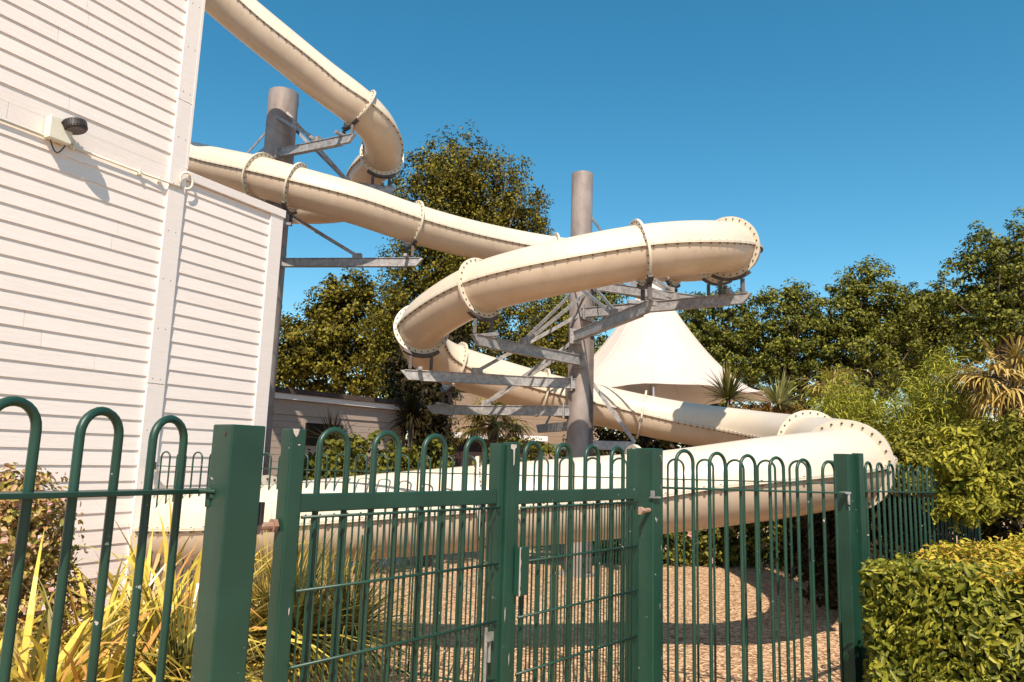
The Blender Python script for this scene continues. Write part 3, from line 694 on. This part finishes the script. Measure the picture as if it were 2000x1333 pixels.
def bush(label, cat, lobes, n, leaf, mt, aspect=.5, name='shrub', group=None, cr=.12, per=24, shell=.6, flowers=None, twigs=14):
    base = np.array([lobes[0][0][0], lobes[0][0][1], 0.]); th = thing(name, label, cat, base, group)
    P, N, cen = clusters(lobes, max(4, n//per), per, cr, shell); k = P[:, 2] > .02
    leaf6('foliage', P[k], leaf, aspect, N[k], mt, th)
    mb = MB()
    for i in rng.choice(len(cen), min(twigs, len(cen)), replace=False):
        e_ = cen[i]; mb.tube([base+rnd_unit(1)[0]*[.1, .1, 0], (base+e_)/2+rnd_unit(1)[0]*.08, e_], [.014, .01, .004], 5)
    if twigs: mb.build('stems', M_bark, th)
    if flowers:
        fm, nf, fs = flowers; i = rng.choice(np.where(k)[0], nf); Pf = P[i]+N[i]*.05; Q = []
        for rr in range(3): Q.append(leafquads(Pf, fs, .9, N[i], fold=.2))
        quads('flowers', np.concatenate(Q), fm, th)['kind'] = 'stuff'
    return th
M_bark = mat('bark', (.07, .05, .038), .9, noise=8, col2=(.15, .11, .085), stretch=(1, 1, .3), bump=.4, bscale=20)
M_birch = leafmat('birch_leaf', [(.035, .03, .005), (.11, .095, .012), (.28, .235, .028), (.03, .024, .004), (.15, .125, .014)], trans=.12)
M_plane = leafmat('plane_tree_leaf', [(.025, .030, .005), (.10, .11, .014), (.28, .27, .045), (.04, .045, .008), (.14, .14, .02)], trans=.12)
M_lime = leafmat('light_green_leaf', [(.08, .085, .012), (.20, .19, .03), (.14, .14, .02), (.05, .055, .01)])
M_bright = leafmat('bright_yellow_green_leaf', [(.10, .10, .01), (.30, .28, .03), (.42, .38, .05), (.16, .15, .02)])
M_hedge = leafmat('hedge_leaf', [(.06, .075, .008), (.17, .18, .02), (.40, .37, .045), (.10, .11, .012), (.26, .26, .03)], rough=.42, spec=.3)
M_hedget = leafmat('hedge_top_leaf', [(.34, .30, .03), (.55, .44, .05), (.60, .36, .07), (.26, .26, .03), (.48, .42, .05)], rough=.35)  # brighter, yellower leaves for the hedge top
M_flax = leafmat('variegated_flax_leaf', [(.12, .10, .012), (.50, .37, .04), (.70, .55, .11), (.60, .46, .06), (.26, .19, .02), (.60, .30, .08), (.75, .65, .25)], rough=.28, spec=.4, trans=.2)
M_yucca = leafmat('dark_yucca_leaf', [(.05, .05, .012), (.12, .11, .025), (.22, .19, .05), (.08, .075, .02)], rough=.35)
M_dryg = leafmat('dry_golden_grass', [(.35, .22, .06), (.6, .42, .14), (.4, .3, .06), (.2, .17, .03)])
M_pink = leafmat('pink_flower', [(.75, .38, .36), (.85, .55, .5), (.9, .7, .62)], trans=.3)
M_pinkshrub = leafmat('reddish_shrub_leaf', [(.16, .15, .03), (.42, .22, .09), (.62, .38, .22), (.26, .26, .05), (.50, .38, .10)])
M_bamboo = leafmat('bamboo_leaf', [(.12, .14, .015), (.30, .31, .035), (.46, .42, .06), (.08, .09, .012)])
M_ochre = leafmat('dried_palm_frond', [(.16, .13, .025), (.5, .34, .1), (.62, .45, .17), (.3, .22, .05)])
M_ochre2 = leafmat('orange_dead_leaf', [(.35, .18, .05), (.5, .28, .08), (.25, .13, .03)])
M_dark = leafmat('dark_shade_leaf', [(.012, .009, .004), (.03, .024, .007), (.055, .04, .012)], trans=0)  # near-black leaf tone; for the shaded plants their shade is put into it
M_palm = leafmat('fan_palm_leaf', [(.12, .10, .02), (.28, .24, .05), (.40, .30, .10), (.20, .12, .05)])

def E(px, py, D, rx, ry, rz): return (up(px, py, D), (rx, ry, rz))
def gb(px, D):   # ground point below picture column px at depth D
    p = up(px, 890, D); return np.array([p[0], p[1], 0.])
# --- big birch in the middle
b = gb(900, 25)
tree('tall rounded tree with drooping branches, standing behind the middle of the slide', 'tree', b, 3,
     [E(900, 330, 25, 1.5, 1.5, 1.5), E(850, 400, 25, 1.7, 1.7, 2.0), E(960, 400, 25, 1.9, 1.6, 1.9), E(900, 480, 25, 2.3, 1.9, 2.0), E(1010, 440, 25, 1.2, 1.2, 1.2), E(1000, 620, 25.5, 2.0, 1.6, 1.8),
      E(805, 560, 25, 1.4, 1.4, 2.0), E(760, 620, 25, .9, 1.0, 1.5), E(900, 620, 25.5, 2.0, 1.8, 2.4), E(800, 720, 25, 1.5, 1.4, 1.8), E(850, 350, 25, 1.0, 1.2, 1.0), E(1050, 700, 25.5, 1.4, 1.4, 1.4)],
     1300, 72, .34, .105, M_birch, M_bark, drop=(.35, 1.3), limbs=60, tr=.3, shell=.35)
tree('lower bushy tree left of the tall drooping tree, seen past the white annex', 'tree', gb(650, 30), 2,
     [E(610, 660, 30, 1.7, 1.5, 1.6), E(700, 640, 30, 1.9, 1.5, 2.0), E(660, 590, 30, 1.2, 1.2, 1.1), E(585, 720, 30, 1.5, 1.2, 1.5), E(680, 730, 30, 2.3, 1.5, 1.4), E(760, 700, 30, 1.4, 1.2, 2), E(690, 560, 30, .8, .8, .7)],
     560, 50, .42, .17, M_birch, M_bark, limbs=30, shell=.3, group='background trees')
# --- plane trees on the right
specs = [(1400, 36, [(1400, 640, 2.1), (1440, 610, 1.5), (1350, 640, 1.6), (1390, 720, 2.2), (1450, 700, 2.0)], 'round dark tree right behind the tent peak, leftmost of the far row'),
         (1545, 35, [(1530, 615, 1.7), (1560, 660, 2.1), (1500, 690, 1.9), (1560, 760, 2.2), (1545, 590, 1.0)], 'narrow dark tree in the far row, above the spiky palm tops'),
         (1690, 34, [(1690, 590, 1.9), (1640, 620, 1.6), (1740, 630, 1.9), (1700, 690, 2.6), (1690, 540, 1.0), (1620, 700, 1.6)], 'tree with the pointed highest crown in the middle of the far row'),
         (1800, 37, [(1800, 640, 1.9), (1785, 606, 1.4), (1855, 598, 1.5), (1780, 700, 2.2), (1840, 700, 1.8), (1830, 620, 1.2)], 'lower tree in the dip of the far row, behind the bamboo'),
         (1950, 31, [(1930, 560, 2.0), (1990, 520, 2.4), (2040, 560, 2.6), (1900, 620, 1.6), (1970, 640, 2.4), (1960, 500, 1.1), (2060, 680, 2.4)], 'tallest tree of the far row, reaching the right edge of the view')]
for px, D, lb, lab in specs:
    tree(lab, 'tree', gb(px, D), 3, [E(a, b_, D, r_, r_*.85, r_) for a, b_, r_ in lb], 76*len(lb), 58, .38, .155, M_plane, M_bark, limbs=60, tr=.25, shell=.25, group='far row of trees')
# low fill behind: shrubs far
tree('bushy tree behind the steel arms, between the drooping tree and the tent', 'tree', gb(1095, 31), 2, [E(1090, 640, 31, 1.5, 1.3, 1.4), E(1070, 720, 31, 2.0, 1.4, 1.8), E(1120, 600, 31, 1.0, 1, .9), E(1180, 590, 33, 1.0, 1, .9), E(1140, 680, 33, 1.2, 1, 1.6)], 330, 46, .42, .17, M_plane, M_bark, shell=.3, group='background trees')
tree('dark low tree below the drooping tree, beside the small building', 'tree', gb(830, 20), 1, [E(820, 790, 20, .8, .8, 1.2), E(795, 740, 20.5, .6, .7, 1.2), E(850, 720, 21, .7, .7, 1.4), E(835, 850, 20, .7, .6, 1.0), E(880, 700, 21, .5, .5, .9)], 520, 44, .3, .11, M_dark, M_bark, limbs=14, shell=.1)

# --- small shaded building
M_shade = siding_mat('shaded_white_boards', (.34, .27, .23), (.42, .34, .29))  # white boards, with their shade mixed into a darker, warmer tone
bl = gb(536, 16.5); br = gb(790, 19.8); dd = unit_xy(br-bl); nn_ = np.array([dd[1], -dd[0], 0]); Lb = np.linalg.norm(br-bl)
lb = thing('low_building', 'low flat roofed boarded building in shade behind the annex', 'building', bl)
zt = zrow(bl, 768, 540); mb = MB()
def bb(mb, t0, t1, z0, z1, o0, o1, mi=0):
    V = [bl+dd*t+nn_*o_+[0, 0, z] for t in (t0, t1) for o_ in (o0, o1) for z in (z0, z1)]
    mb.add(V, [(0, 1, 3, 2), (4, 6, 7, 5), (0, 4, 5, 1), (2, 3, 7, 6), (0, 2, 6, 4), (1, 5, 7, 3)], mi)
z = 0
while z < zt-.5:
    bb(mb, -2, Lb, z, z+.142, -.02, .012+.001*rng.random()); z += .15
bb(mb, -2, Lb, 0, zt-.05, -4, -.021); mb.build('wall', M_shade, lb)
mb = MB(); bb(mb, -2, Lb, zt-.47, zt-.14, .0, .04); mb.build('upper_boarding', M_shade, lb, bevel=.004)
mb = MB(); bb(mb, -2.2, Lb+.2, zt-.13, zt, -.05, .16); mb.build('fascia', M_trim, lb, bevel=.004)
mb = MB(); bb(mb, -2.2, Lb+.2, zt+.003, zt+.12, -4.2, .22); mb.build('roof', mat('dark_roof_felt', (.05, .03, .025), .9, noise=6, col2=(.09, .06, .05)), lb)
t0 = (600-545)/1444*17.2*1.15; mb = MB(); bb(mb, t0, t0+1.15, zt-1.15, zt-.62, .0135, .03); mb.build('window', mat('dark_window_glass', (.02, .018, .016), .12), lb)
mb = MB(); bb(mb, t0-.08, t0+1.23, zt-.62, zt-.54, .0, .045); bb(mb, t0-.08, t0, zt-1.15, zt-.6201, .0, .045); bb(mb, t0+1.15, t0+1.23, zt-1.15, zt-.6201, .0, .045); mb.build('window_frame', M_shade, lb)
# tan building behind the palms
M_tan = siding_mat('tan_cladding', (.22, .15, .10), (.32, .22, .15))
tb_ = thing('tan_building', 'low tan clad kiosk behind the fan palm, with a pale counter', 'building', gb(980, 21))
a = gb(868, 20.5); c = gb(1165, 22.5); d_ = unit_xy(c-a); n_ = np.array([d_[1], -d_[0], 0]); La = np.linalg.norm(c-a); ztb = zrow(a, 765, 880)
mb = MB()
def bb2(mb, t0, t1, z0, z1, o0, o1):
    V = [a+d_*t+n_*o_+[0, 0, z] for t in (t0, t1) for o_ in (o0, o1) for z in (z0, z1)]
    mb.add(V, [(0, 1, 3, 2), (4, 6, 7, 5), (0, 4, 5, 1), (2, 3, 7, 6), (0, 2, 6, 4), (1, 5, 7, 3)])
z = 0
while z < ztb-.3: bb2(mb, 0, La, z, z+.235, -.1, .01+.003*rng.random()); z += .24
bb2(mb, 0, La, 0, ztb, -3, -.101)
mb.build('wall', M_tan, tb_)
mb = MB(); zz = zrow(a, 850, 900); bb2(mb, .1, La*.62, zz-.09, zz+.06, .02, .35); mb.build('counter', M_trim, tb_, bevel=.01)
mb = MB(); bb2(mb, .3, La*.6, .2, zz-.12, .014, .05); mb.build('dark_opening', mat('dark_opening', (.025, .01, .01), .8), tb_)
mb = MB(); bb2(mb, La*.66, La, zrow(a, 868, 900)-.1, zrow(a, 868, 900)+.12, .02, .06); mb.build('green_band', mat('grey_green_band', (.10, .13, .10), .6), tb_)

# --- tent
tcx = up(1272, 763, 30); tcen = np.array([tcx[0], tcx[1], 0.]); zap = zrow(tcen, 548, 1272); zed = zrow(tcen, 772, 1272)
tent = thing('tent_canopy', 'large white peaked fabric canopy behind the slide', 'canopy', tcen)
mb = MB(); NA = 64; NR = 16; Rm = 4.9; V = []
for i in range(NR+1):
    t = i/NR; rr = .18+(Rm-.18)*t
    for j in range(NA):
        an = j*2*math.pi/NA+.35; sc = abs(math.cos(an*3)); rsc = 1-.10*(1-sc)*t
        z = zed+(zap-zed)*(1-t)**1.75*(1 if t < 1 else 1); z += -.18*t*sc**6
        V.append(tcen+np.array([math.cos(an)*rr*rsc, math.sin(an)*rr*rsc, z]))
Fc = [(i*NA+j, (i+1)*NA+j, (i+1)*NA+(j+1) % NA, i*NA+(j+1) % NA) for i in range(NR) for j in range(NA)]
mb.add(V, Fc)
def fabric():
    m_ = mat('white_canopy_fabric', (.66, .575, .52), .75, noise=.5, col2=(.72, .635, .575)); n = m_.node_tree; p = n.nodes['Principled BSDF']
    t = n.nodes.new('ShaderNodeBsdfTranslucent'); t.inputs[0].default_value = (.8, .55, .38, 1); mx = n.nodes.new('ShaderNodeMixShader'); mx.inputs[0].default_value = .2
    n.links.new(p.outputs[0], mx.inputs[1]); n.links.new(t.outputs[0], mx.inputs[2]); n.links.new(mx.outputs[0], n.nodes['Material Output'].inputs[0]); return m_
mb.build('fabric', fabric(), tent, smooth=True)
mb = MB()
for k in range(18):
    an = k*2*math.pi/18+.35; pts = []
    for i in range(0, NR+1):
        t = i/NR; rr = .18+(Rm-.18)*t; sc = abs(math.cos((an-.35)*3+.35*3)); rsc = 1-.10*(1-sc)*t; z = zed+(zap-zed)*(1-t)**1.75-.18*t*sc**6
        pts.append(tcen+np.array([math.cos(an)*rr*rsc, math.sin(an)*rr*rsc, z+.004]))
    mb.tube(pts, .011, 4)
mb.build('panel_seams', M_flange, tent)
mb = MB(); mb.tube([tcen, tcen+[0, 0, zap+.25]], .06, 10); mb.build('mast', M_galv, tent, smooth=True)
for k in range(6):
    an = k*math.pi/3+.35; q = tcen+np.array([math.cos(an)*Rm*1.0, math.sin(an)*Rm*1.0, 0]); mb = MB(); mb.tube([q, q+[0, 0, zed-.15]], .035, 8); mb.build('perimeter_post', M_galv, tent, smooth=True)
    mb = MB(); mb.tube([tcen+[0, 0, zap-1.2], (q+tcen)/2+[0, 0, zed+.5], q+[0, 0, zed-.25]], .03, 6); mb.build('ridge_cable', M_galv, tent)

# --- flags
def flag(label, px, py, D, h, wd, col, name='banner_flag', col2=None):
    p = up(px, py, D); b_ = np.array([p[0], p[1], 0.]); th = thing(name, label, 'flag', b_, 'promotional flags'); mb = MB(); mb.tube([b_, b_+[0, 0, p[2]+.02]], .010, 8); mb.build('flag_pole', M_trim, th)
    mb = MB(); V = []; n = 8
    for i in range(n+1):
        z = p[2]-h*i/n; x = .025*math.sin(i*1.3); V += [[p[0]+.03, p[1]+x, z], [p[0]+.03+wd*(1-.15*i/n), p[1]+x+.04*math.cos(i), z]]
    mb.add(V, [(2*i, 2*i+1, 2*i+3, 2*i+2) for i in range(n)]); mb.build('cloth', mat('flag_cloth', col, .7, noise=4, col2=col2 or [min(1, c*1.2) for c in col]), th)
flag('white and blue feather banner standing out of the bamboo at right', 1818, 730, 12.2, .46, .12, (.7, .72, .76), col2=(.12, .3, .6))
flag('small sky blue flag hanging behind the middle steel arms', 1071, 655, 27, 1.1, .17, (.08, .40, .65))
flag('slim sky blue flag beside the dark tree at left', 774, 712, 25, 1.0, .13, (.10, .42, .65))
flag('small blue flag in front of the far trees, above the palm tops', 1624, 728, 26, .55, .17, (.08, .34, .6))

# --- spiky palm heads behind the slide
pb1 = gb(1424, 15.5); z1 = zrow(pb1, 778, 1424)
rosette('larger dark spiky palm head above the slide, left of its paler neighbour', 'palm', pb1, 190, .68, .035, M_yucca, droop=.35, name='cordyline_palm', stem=.07, heads=[(0, 0, z1, 1.0)], minel=-.15, group='spiky palm heads', twist=.3)
pb2 = gb(1524, 15); z2 = zrow(pb2, 792, 1524)
rosette('smaller pale green spiky palm head with orange dead leaves below', 'palm', pb2, 120, .62, .04, leafmat('pale_spiky_leaf', [(.16, .16, .05), (.34, .32, .12), (.48, .44, .2)], trans=.25), droop=.3, name='cordyline_palm', stem=.07, heads=[(0, 0, z2, 1.0)], minel=-.1, group='spiky palm heads', twist=.3)
bush('rusty orange dead leaf skirt under the two spiky palm heads', 'shrub', [E(1475, 815, 15.3, .6, .4, .3), E(1545, 820, 15.1, .45, .4, .28)], 2600, .09, M_ochre2, aspect=.16, cr=.12)
# --- bamboo mass
th = thing('bamboo_clump', 'feathery yellow green bamboo clump behind the right bend of the slide', 'bamboo', gb(1740, 11.5)); items = []; mbs = MB()
for k in range(430):
    px = rng.uniform(1590, 1925); D = rng.uniform(10.8, 13.2)
    topy = 745+25*math.sin(px*.03)+rng.uniform(-14, 130)+(50 if px < 1630 else 0)-(25 if px > 1830 else 0)
    g_ = gb(px+rng.uniform(-40, 40), D); tp = up(px, topy, D); tp2 = tp+[rng.uniform(-.35, .35), rng.uniform(-.3, .2), -.15]
    pts = [g_, g_*.4+tp*.6, tp, tp2]; 
    if k < 60: mbs.tube(pts, [.012, .008, .004, .002], 4)
    for q in range(64):
        t = rng.uniform(-.1, 1.0); base_ = tp*(t)+(g_*.4+tp*.6)*(1-t) if t > 0 else tp+(tp2-tp)*(-t*8)
        base_ = base_+rnd_unit(1)[0]*.17; an = rng.uniform(0, 6.28)
        items.append(strap(base_, (math.cos(an), math.sin(an), rng.uniform(-.3, .5)), rng.uniform(.12, .28), .017, rng.uniform(.5, 1.6), n=3, twist=rng.uniform(-.8, .8)))
straps_obj('foliage', items, M_bamboo, th); mbs.build('canes', M_lime, th)
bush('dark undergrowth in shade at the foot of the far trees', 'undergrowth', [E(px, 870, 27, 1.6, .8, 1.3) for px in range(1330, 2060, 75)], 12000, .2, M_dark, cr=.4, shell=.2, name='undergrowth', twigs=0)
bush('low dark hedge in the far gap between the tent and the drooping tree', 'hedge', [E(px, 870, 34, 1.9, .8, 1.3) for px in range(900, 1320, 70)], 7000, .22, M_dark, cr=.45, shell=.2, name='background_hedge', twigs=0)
fanpalm('fan palm with orange brown dried fronds at the right edge', gb(1985, 10.5), zrow(gb(1985, 10.5), 750, 1985), 32, .6, M_ochre, r=.42, group='fan palms')
fanpalm('green fan palm behind the steel arms, its fronds hanging over the fence', gb(962, 17.5), zrow(gb(962, 17.5), 830, 962), 34, .7, M_palm, r=.55, group='fan palms')
fanpalm('small pale fan palm at the left end of the bamboo', gb(1630, 13.5), zrow(gb(1630, 13.5), 765, 1630), 9, .5, M_ochre, r=.3, group='fan palms')
rosette('dark spiky palm in shade beside the low boarded building', 'palm', gb(800, 17.5), 190, .85, .035, M_dark, droop=.6, name='cordyline_palm', stem=.09, heads=[(0, 0, zrow(gb(800, 17.5), 820, 800), 1.0)], minel=-.3, twist=.2)
rosette('thin spiky plant in front of the small dark window', 'palm', gb(645, 14.5), 60, .6, .022, M_dark, droop=.2, name='spiky_plant', stem=.05, heads=[(0, 0, zrow(gb(645, 14.5), 860, 645), 1.0)], minel=.0)
# --- shrubs between building and slide
for px, py, D, rx, rz, lab in ((640, 905, 10.5, .5, .42, 'light green shrub left of the pair, under the small dark window'), (735, 895, 11, .55, .42, 'light green shrub behind the gate, right of the window'), (835, 900, 12, .5, .4, 'green shrub below the dark spiky palm'), (1035, 890, 15, .9, .3, 'low green shrub behind the first bars of the right gate leaf')):
    bush(lab, 'shrub', [E(px, py, D, rx, .5, rz), E(px-25, py+30, D, rx, .5, rz), E(px+15, py+70, D, rx*1.2, .5, rz*1.3), E(px, py+110, D, rx*1.2, .5, rz*1.3)], 3600, .085, M_lime, cr=.16, group='green shrubs behind the back fence', aspect=.6)
# hedge with pink flowers beyond the mulch
hp = [E(px, 1010+rng.uniform(-12, 12), 13.0, .75, .55, .85) for px in range(1180, 1700, 52)]+[E(px, 940, 13.2, .7, .5, .7) for px in range(1130, 1700, 80)]+[E(px, 1075, 12.9, .55, .4, .35) for px in range(1290, 1560, 40)]
bush('dark shrub border with pink flowers along the far edge of the mulch', 'hedge', hp, 26000, .085, leafmat('border_leaf', [(.04, .05, .01), (.12, .13, .02), (.26, .24, .05), (.03, .035, .008)]), name='flowering_hedge', cr=.17, aspect=.6, flowers=(M_pink, 120, .12), shell=.3, twigs=30)
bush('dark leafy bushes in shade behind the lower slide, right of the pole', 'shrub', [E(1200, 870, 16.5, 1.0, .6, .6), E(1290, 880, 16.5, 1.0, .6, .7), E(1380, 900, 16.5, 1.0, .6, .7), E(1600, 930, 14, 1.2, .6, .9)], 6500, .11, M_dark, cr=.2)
bush('shadowy bush inside the right bend of the slide', 'shrub', [E(1640, 1060, 9.6, .55, .5, .75), E(1620, 1110, 9.3, .5, .4, .5), E(1660, 1130, 8.6, .5, .4, .45), E(1590, 1060, 10.6, .5, .4, .6), E(1690, 1090, 8.4, .5, .4, .6), E(1720, 1020, 9.4, .7, .5, .9), E(1590, 1090, 10.4, .4, .35, .45), E(1830, 1010, 8.6, .9, .5, 1.0), E(1950, 1000, 8.6, .9, .5, 1.0)], 15000, .09, M_dark, cr=.16, shell=.2)  # lobes added to darken the ground here; leaf colour carries shade too
# leafy bushes at right
bush('broad leafy green bush above the far right fence', 'shrub', [E(1960, 880, 7.6, .65, .5, .33), E(1860, 875, 8.4, .6, .5, .28), E(1790, 870, 9.2, .5, .4, .25), E(1960, 940, 7.2, .5, .4, .25), E(2030, 900, 7.2, .6, .5, .5), E(1880, 905, 8.4, .8, .4, .3), E(1760, 900, 8.8, .4, .3, .3), E(1820, 930, 8.0, .5, .3, .3), E(1980, 975, 6.9, .4, .3, .2), E(1700, 850, 10, .3, .3, .3)], 21000, .065, leafmat('pittosporum_leaf', [(.09, .095, .012), (.20, .19, .025), (.32, .29, .04), (.06, .065, .01)]), cr=.12, aspect=.42, shell=.35, twigs=0)
bush('bright climbing leaves spilling over the right fence top', 'climber', [E(1862, 905, 5.7, .16, .16, .12), E(1880, 950, 5.8, .2, .15, .16), E(1860, 1000, 5.6, .15, .12, .13), E(1920, 960, 6.1, .2, .12, .16), E(1905, 985, 5.9, .13, .12, .13), E(1870, 870, 6.0, .15, .15, .12)], 3200, .062, M_bright, cr=.09, aspect=.42, name='climbing_plant', shell=.2, twigs=0)
# --- clipped hedge lower right
hz = 1.25
cor = [np.array([1.88, 3.95]), np.array([2.36, 4.42]), np.array([5.2, 7.0]), np.array([6.5, 3.2]), np.array([3.2, 3.55])]
hd = thing('clipped_hedge', 'clipped box hedge with orange yellow leaves on top, lower right corner', 'hedge', (3, 4, 0))
def inpoly(P, C):
    ins = np.zeros(len(P), bool); n = len(C)
    for i in range(n):
        x1, y1 = C[i]; x2, y2 = C[(i+1) % n]; cond = ((y1 > P[:, 1]) != (y2 > P[:, 1])) & (P[:, 0] < (x2-x1)*(P[:, 1]-y1)/(y2-y1+1e-9)+x1); ins ^= cond
    return ins
n = 60000; P2 = rng.uniform([1.8, 3.0], [6.6, 7.1], (n, 2)); P2 = P2[inpoly(P2, cor)]
P = np.column_stack([P2, hz+.03*np.sin(P2[:, 0]*5)+.02*np.cos(P2[:, 1]*7)+rng.normal(0, .022, len(P2))]); N = np.tile([0, 0, 1.], (len(P), 1))
leaf6('top_growth', P, .040, .42, N, M_hedget, hd)
fr = []; frn = []
for (p, q, cnt) in ((cor[0], cor[4], 10500), (cor[4], cor[3], 14000), (cor[1], cor[0], 2600)):
    t = rng.random(cnt); z = hz*(1-rng.random(cnt)**1.0); dd_ = (q-p)/np.linalg.norm(q-p); out = np.array([dd_[1], -dd_[0]]); 
    if out@(np.array([3.5, 4.5])-p) > 0: out = -out
    wob = .035*np.sin(t*23)+.03*np.sin(z*11+t*9)
    depth = rng.random(cnt)**1.3*.19-wob-.01
    xy = p+t[:, None]*(q-p)-out*depth[:, None]; fr.append(np.column_stack([xy, z+.01])); frn.append(np.tile([out[0], out[1], .25], (cnt, 1)))
P = np.concatenate(fr); N = np.concatenate(frn); P = np.concatenate([P, P-N*[.13, .13, 0]]); N = np.concatenate([N, N])
leaf6('side_growth', P, .056, .42, N, M_hedge, hd, upb=.25, fold=.1)
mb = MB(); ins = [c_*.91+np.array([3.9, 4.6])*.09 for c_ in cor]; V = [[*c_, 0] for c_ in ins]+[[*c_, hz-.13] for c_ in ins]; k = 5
mb.add(V, [tuple(range(k, 2*k))]+[(i, (i+1) % k, k+(i+1) % k, k+i) for i in range(k)]); mb.build('shade_core', mat('hedge_core_shade', (.008, .006, .003), .95, noise=30, col2=(.022, .018, .008), bump=.6, bscale=40), hd)  # solid near-black core, painted as the shade inside the hedge

# --- planting in the lower left
def flax(label, px, py, D, n, L_, mt=M_flax, wd=.045, name='flax_plant', group='yellow variegated flax plants', **k):
    p = up(px, py, D); p = np.array([p[0], p[1], 0.]); return rosette(label, 'plant', p, n, L_, wd, mt, name=name, group=group, droop=k.pop('droop', 1.9), jit=.35, minel=k.pop('minel', .45), **k)
flax('yellow striped flax clump nearest the lower left corner', 60, 1150, 3.4, 560, 1.15, wd=.034, droop=2.9, heads=[(0, 0, .0, 1.), (.25, .2, 0, .7), (-.35, .1, 0, .7)])
flax('yellow striped flax clump seen between the first and second fence bows', 150, 1180, 3.6, 420, 1.05, wd=.034, droop=3.0)
flax('yellow striped flax clump behind the second and third fence bows', 215, 1100, 4.3, 480, 1.05, wd=.036, droop=2.8, heads=[(0, 0, 0, 1.), (.3, -.15, 0, .6)])
flax('tallest yellow striped flax clump, just left of the widest post', 365, 1080, 4.7, 360, 1.2, minel=.5, droop=2.1, wd=.042, heads=[(0, 0, 0, 1.), (-.25, .15, 0, .6)])
flax('yellow striped flax clump against the white wall, farthest of the group', 290, 1050, 5.6, 120, 1.0)
flax('low arching flax at the bottom edge, in front of the others', 190, 1300, 3.2, 260, .6, droop=2.4)
rosette('dark green spiky yucca mound left of the widest post', 'plant', gb(400, 3.9), 420, .55, .012, M_yucca, droop=.5, name='yucca_plant', heads=[(0, 0, .45, 1.)], minel=-.4, group='yucca mounds')
rosette('spiky yucca mound seen through the left gate leaf', 'plant', gb(600, 5.2), 460, .62, .014, M_yucca, droop=.5, name='yucca_plant', heads=[(0, 0, .5, 1.), (.3, .3, .45, .8)], minel=-.4, group='yucca mounds')
rosette('golden wispy grass clump between the widest post and the gate', 'grass', gb(560, 5.6), 420, .95, .010, M_dryg, droop=.45, name='ornamental_grass', heads=[(0, 0, .2, 1.), (.35, .2, .1, .8)], minel=.5, group='wispy grasses')
bush('reddish flowering shrub with pale pink blooms at the left edge', 'shrub', [E(20, 985, 4.4, .28, .3, .22), E(65, 1030, 4.5, .22, .25, .22), E(0, 1060, 4.3, .3, .3, .3), E(40, 935, 4.5, .12, .15, .08), E(85, 1090, 4.5, .16, .2, .2), E(30, 1170, 4.5, .35, .3, .3), E(80, 1200, 4.4, .25, .3, .3)], 8000, .036, M_pinkshrub, cr=.09, aspect=.7, flowers=(M_pink, 90, .035))
# slab at the foot of the slide run out
q = gpt(715, 1108); sb = MB(); sb.box(q+[0, 0, .03], 1.5, .45, .06, ax=WD, ay=WN)
tag(sb.build('path', mat('pale_concrete', (.55, .50, .44), .85, noise=6, col2=(.68, .62, .55))), None, None, kind='structure')
# loose ground cover: chips, twigs, dry grass tufts
n = 26000; x = rng.uniform(-3.5, 6.5, n); y = 3+rng.random(n)**1.4*9.5; P = np.column_stack([x, y, np.full(n, .008)+rng.random(n)*.012])
oc = quads('wood_chips', leafquads(P, .038, .4, np.tile([0, 0, 3.], (n, 1)), upb=1, fold=.05), leafmat('wood_chip', [(.22, .11, .07), (.60, .38, .22), (.80, .58, .40), (.42, .25, .15)], trans=0))
tag(oc, 'loose wood chips scattered over the mulch bed', 'mulch', kind='stuff')
items = []
for k in range(1500):
    px = rng.uniform(-2.6, 1.7); py = rng.uniform(3.2, 5.4); an = rng.uniform(0, 6.28)
    items.append(strap((px, py, 0), (math.cos(an)*.8, math.sin(an)*.8, rng.uniform(.3, 1.2)), rng.uniform(.08, .2), .007, .7, n=3))
tag(straps_obj('dry_grass', items, M_dryg), 'sparse dry grass and seedlings in the mulch behind the gate', 'grass', kind='stuff')
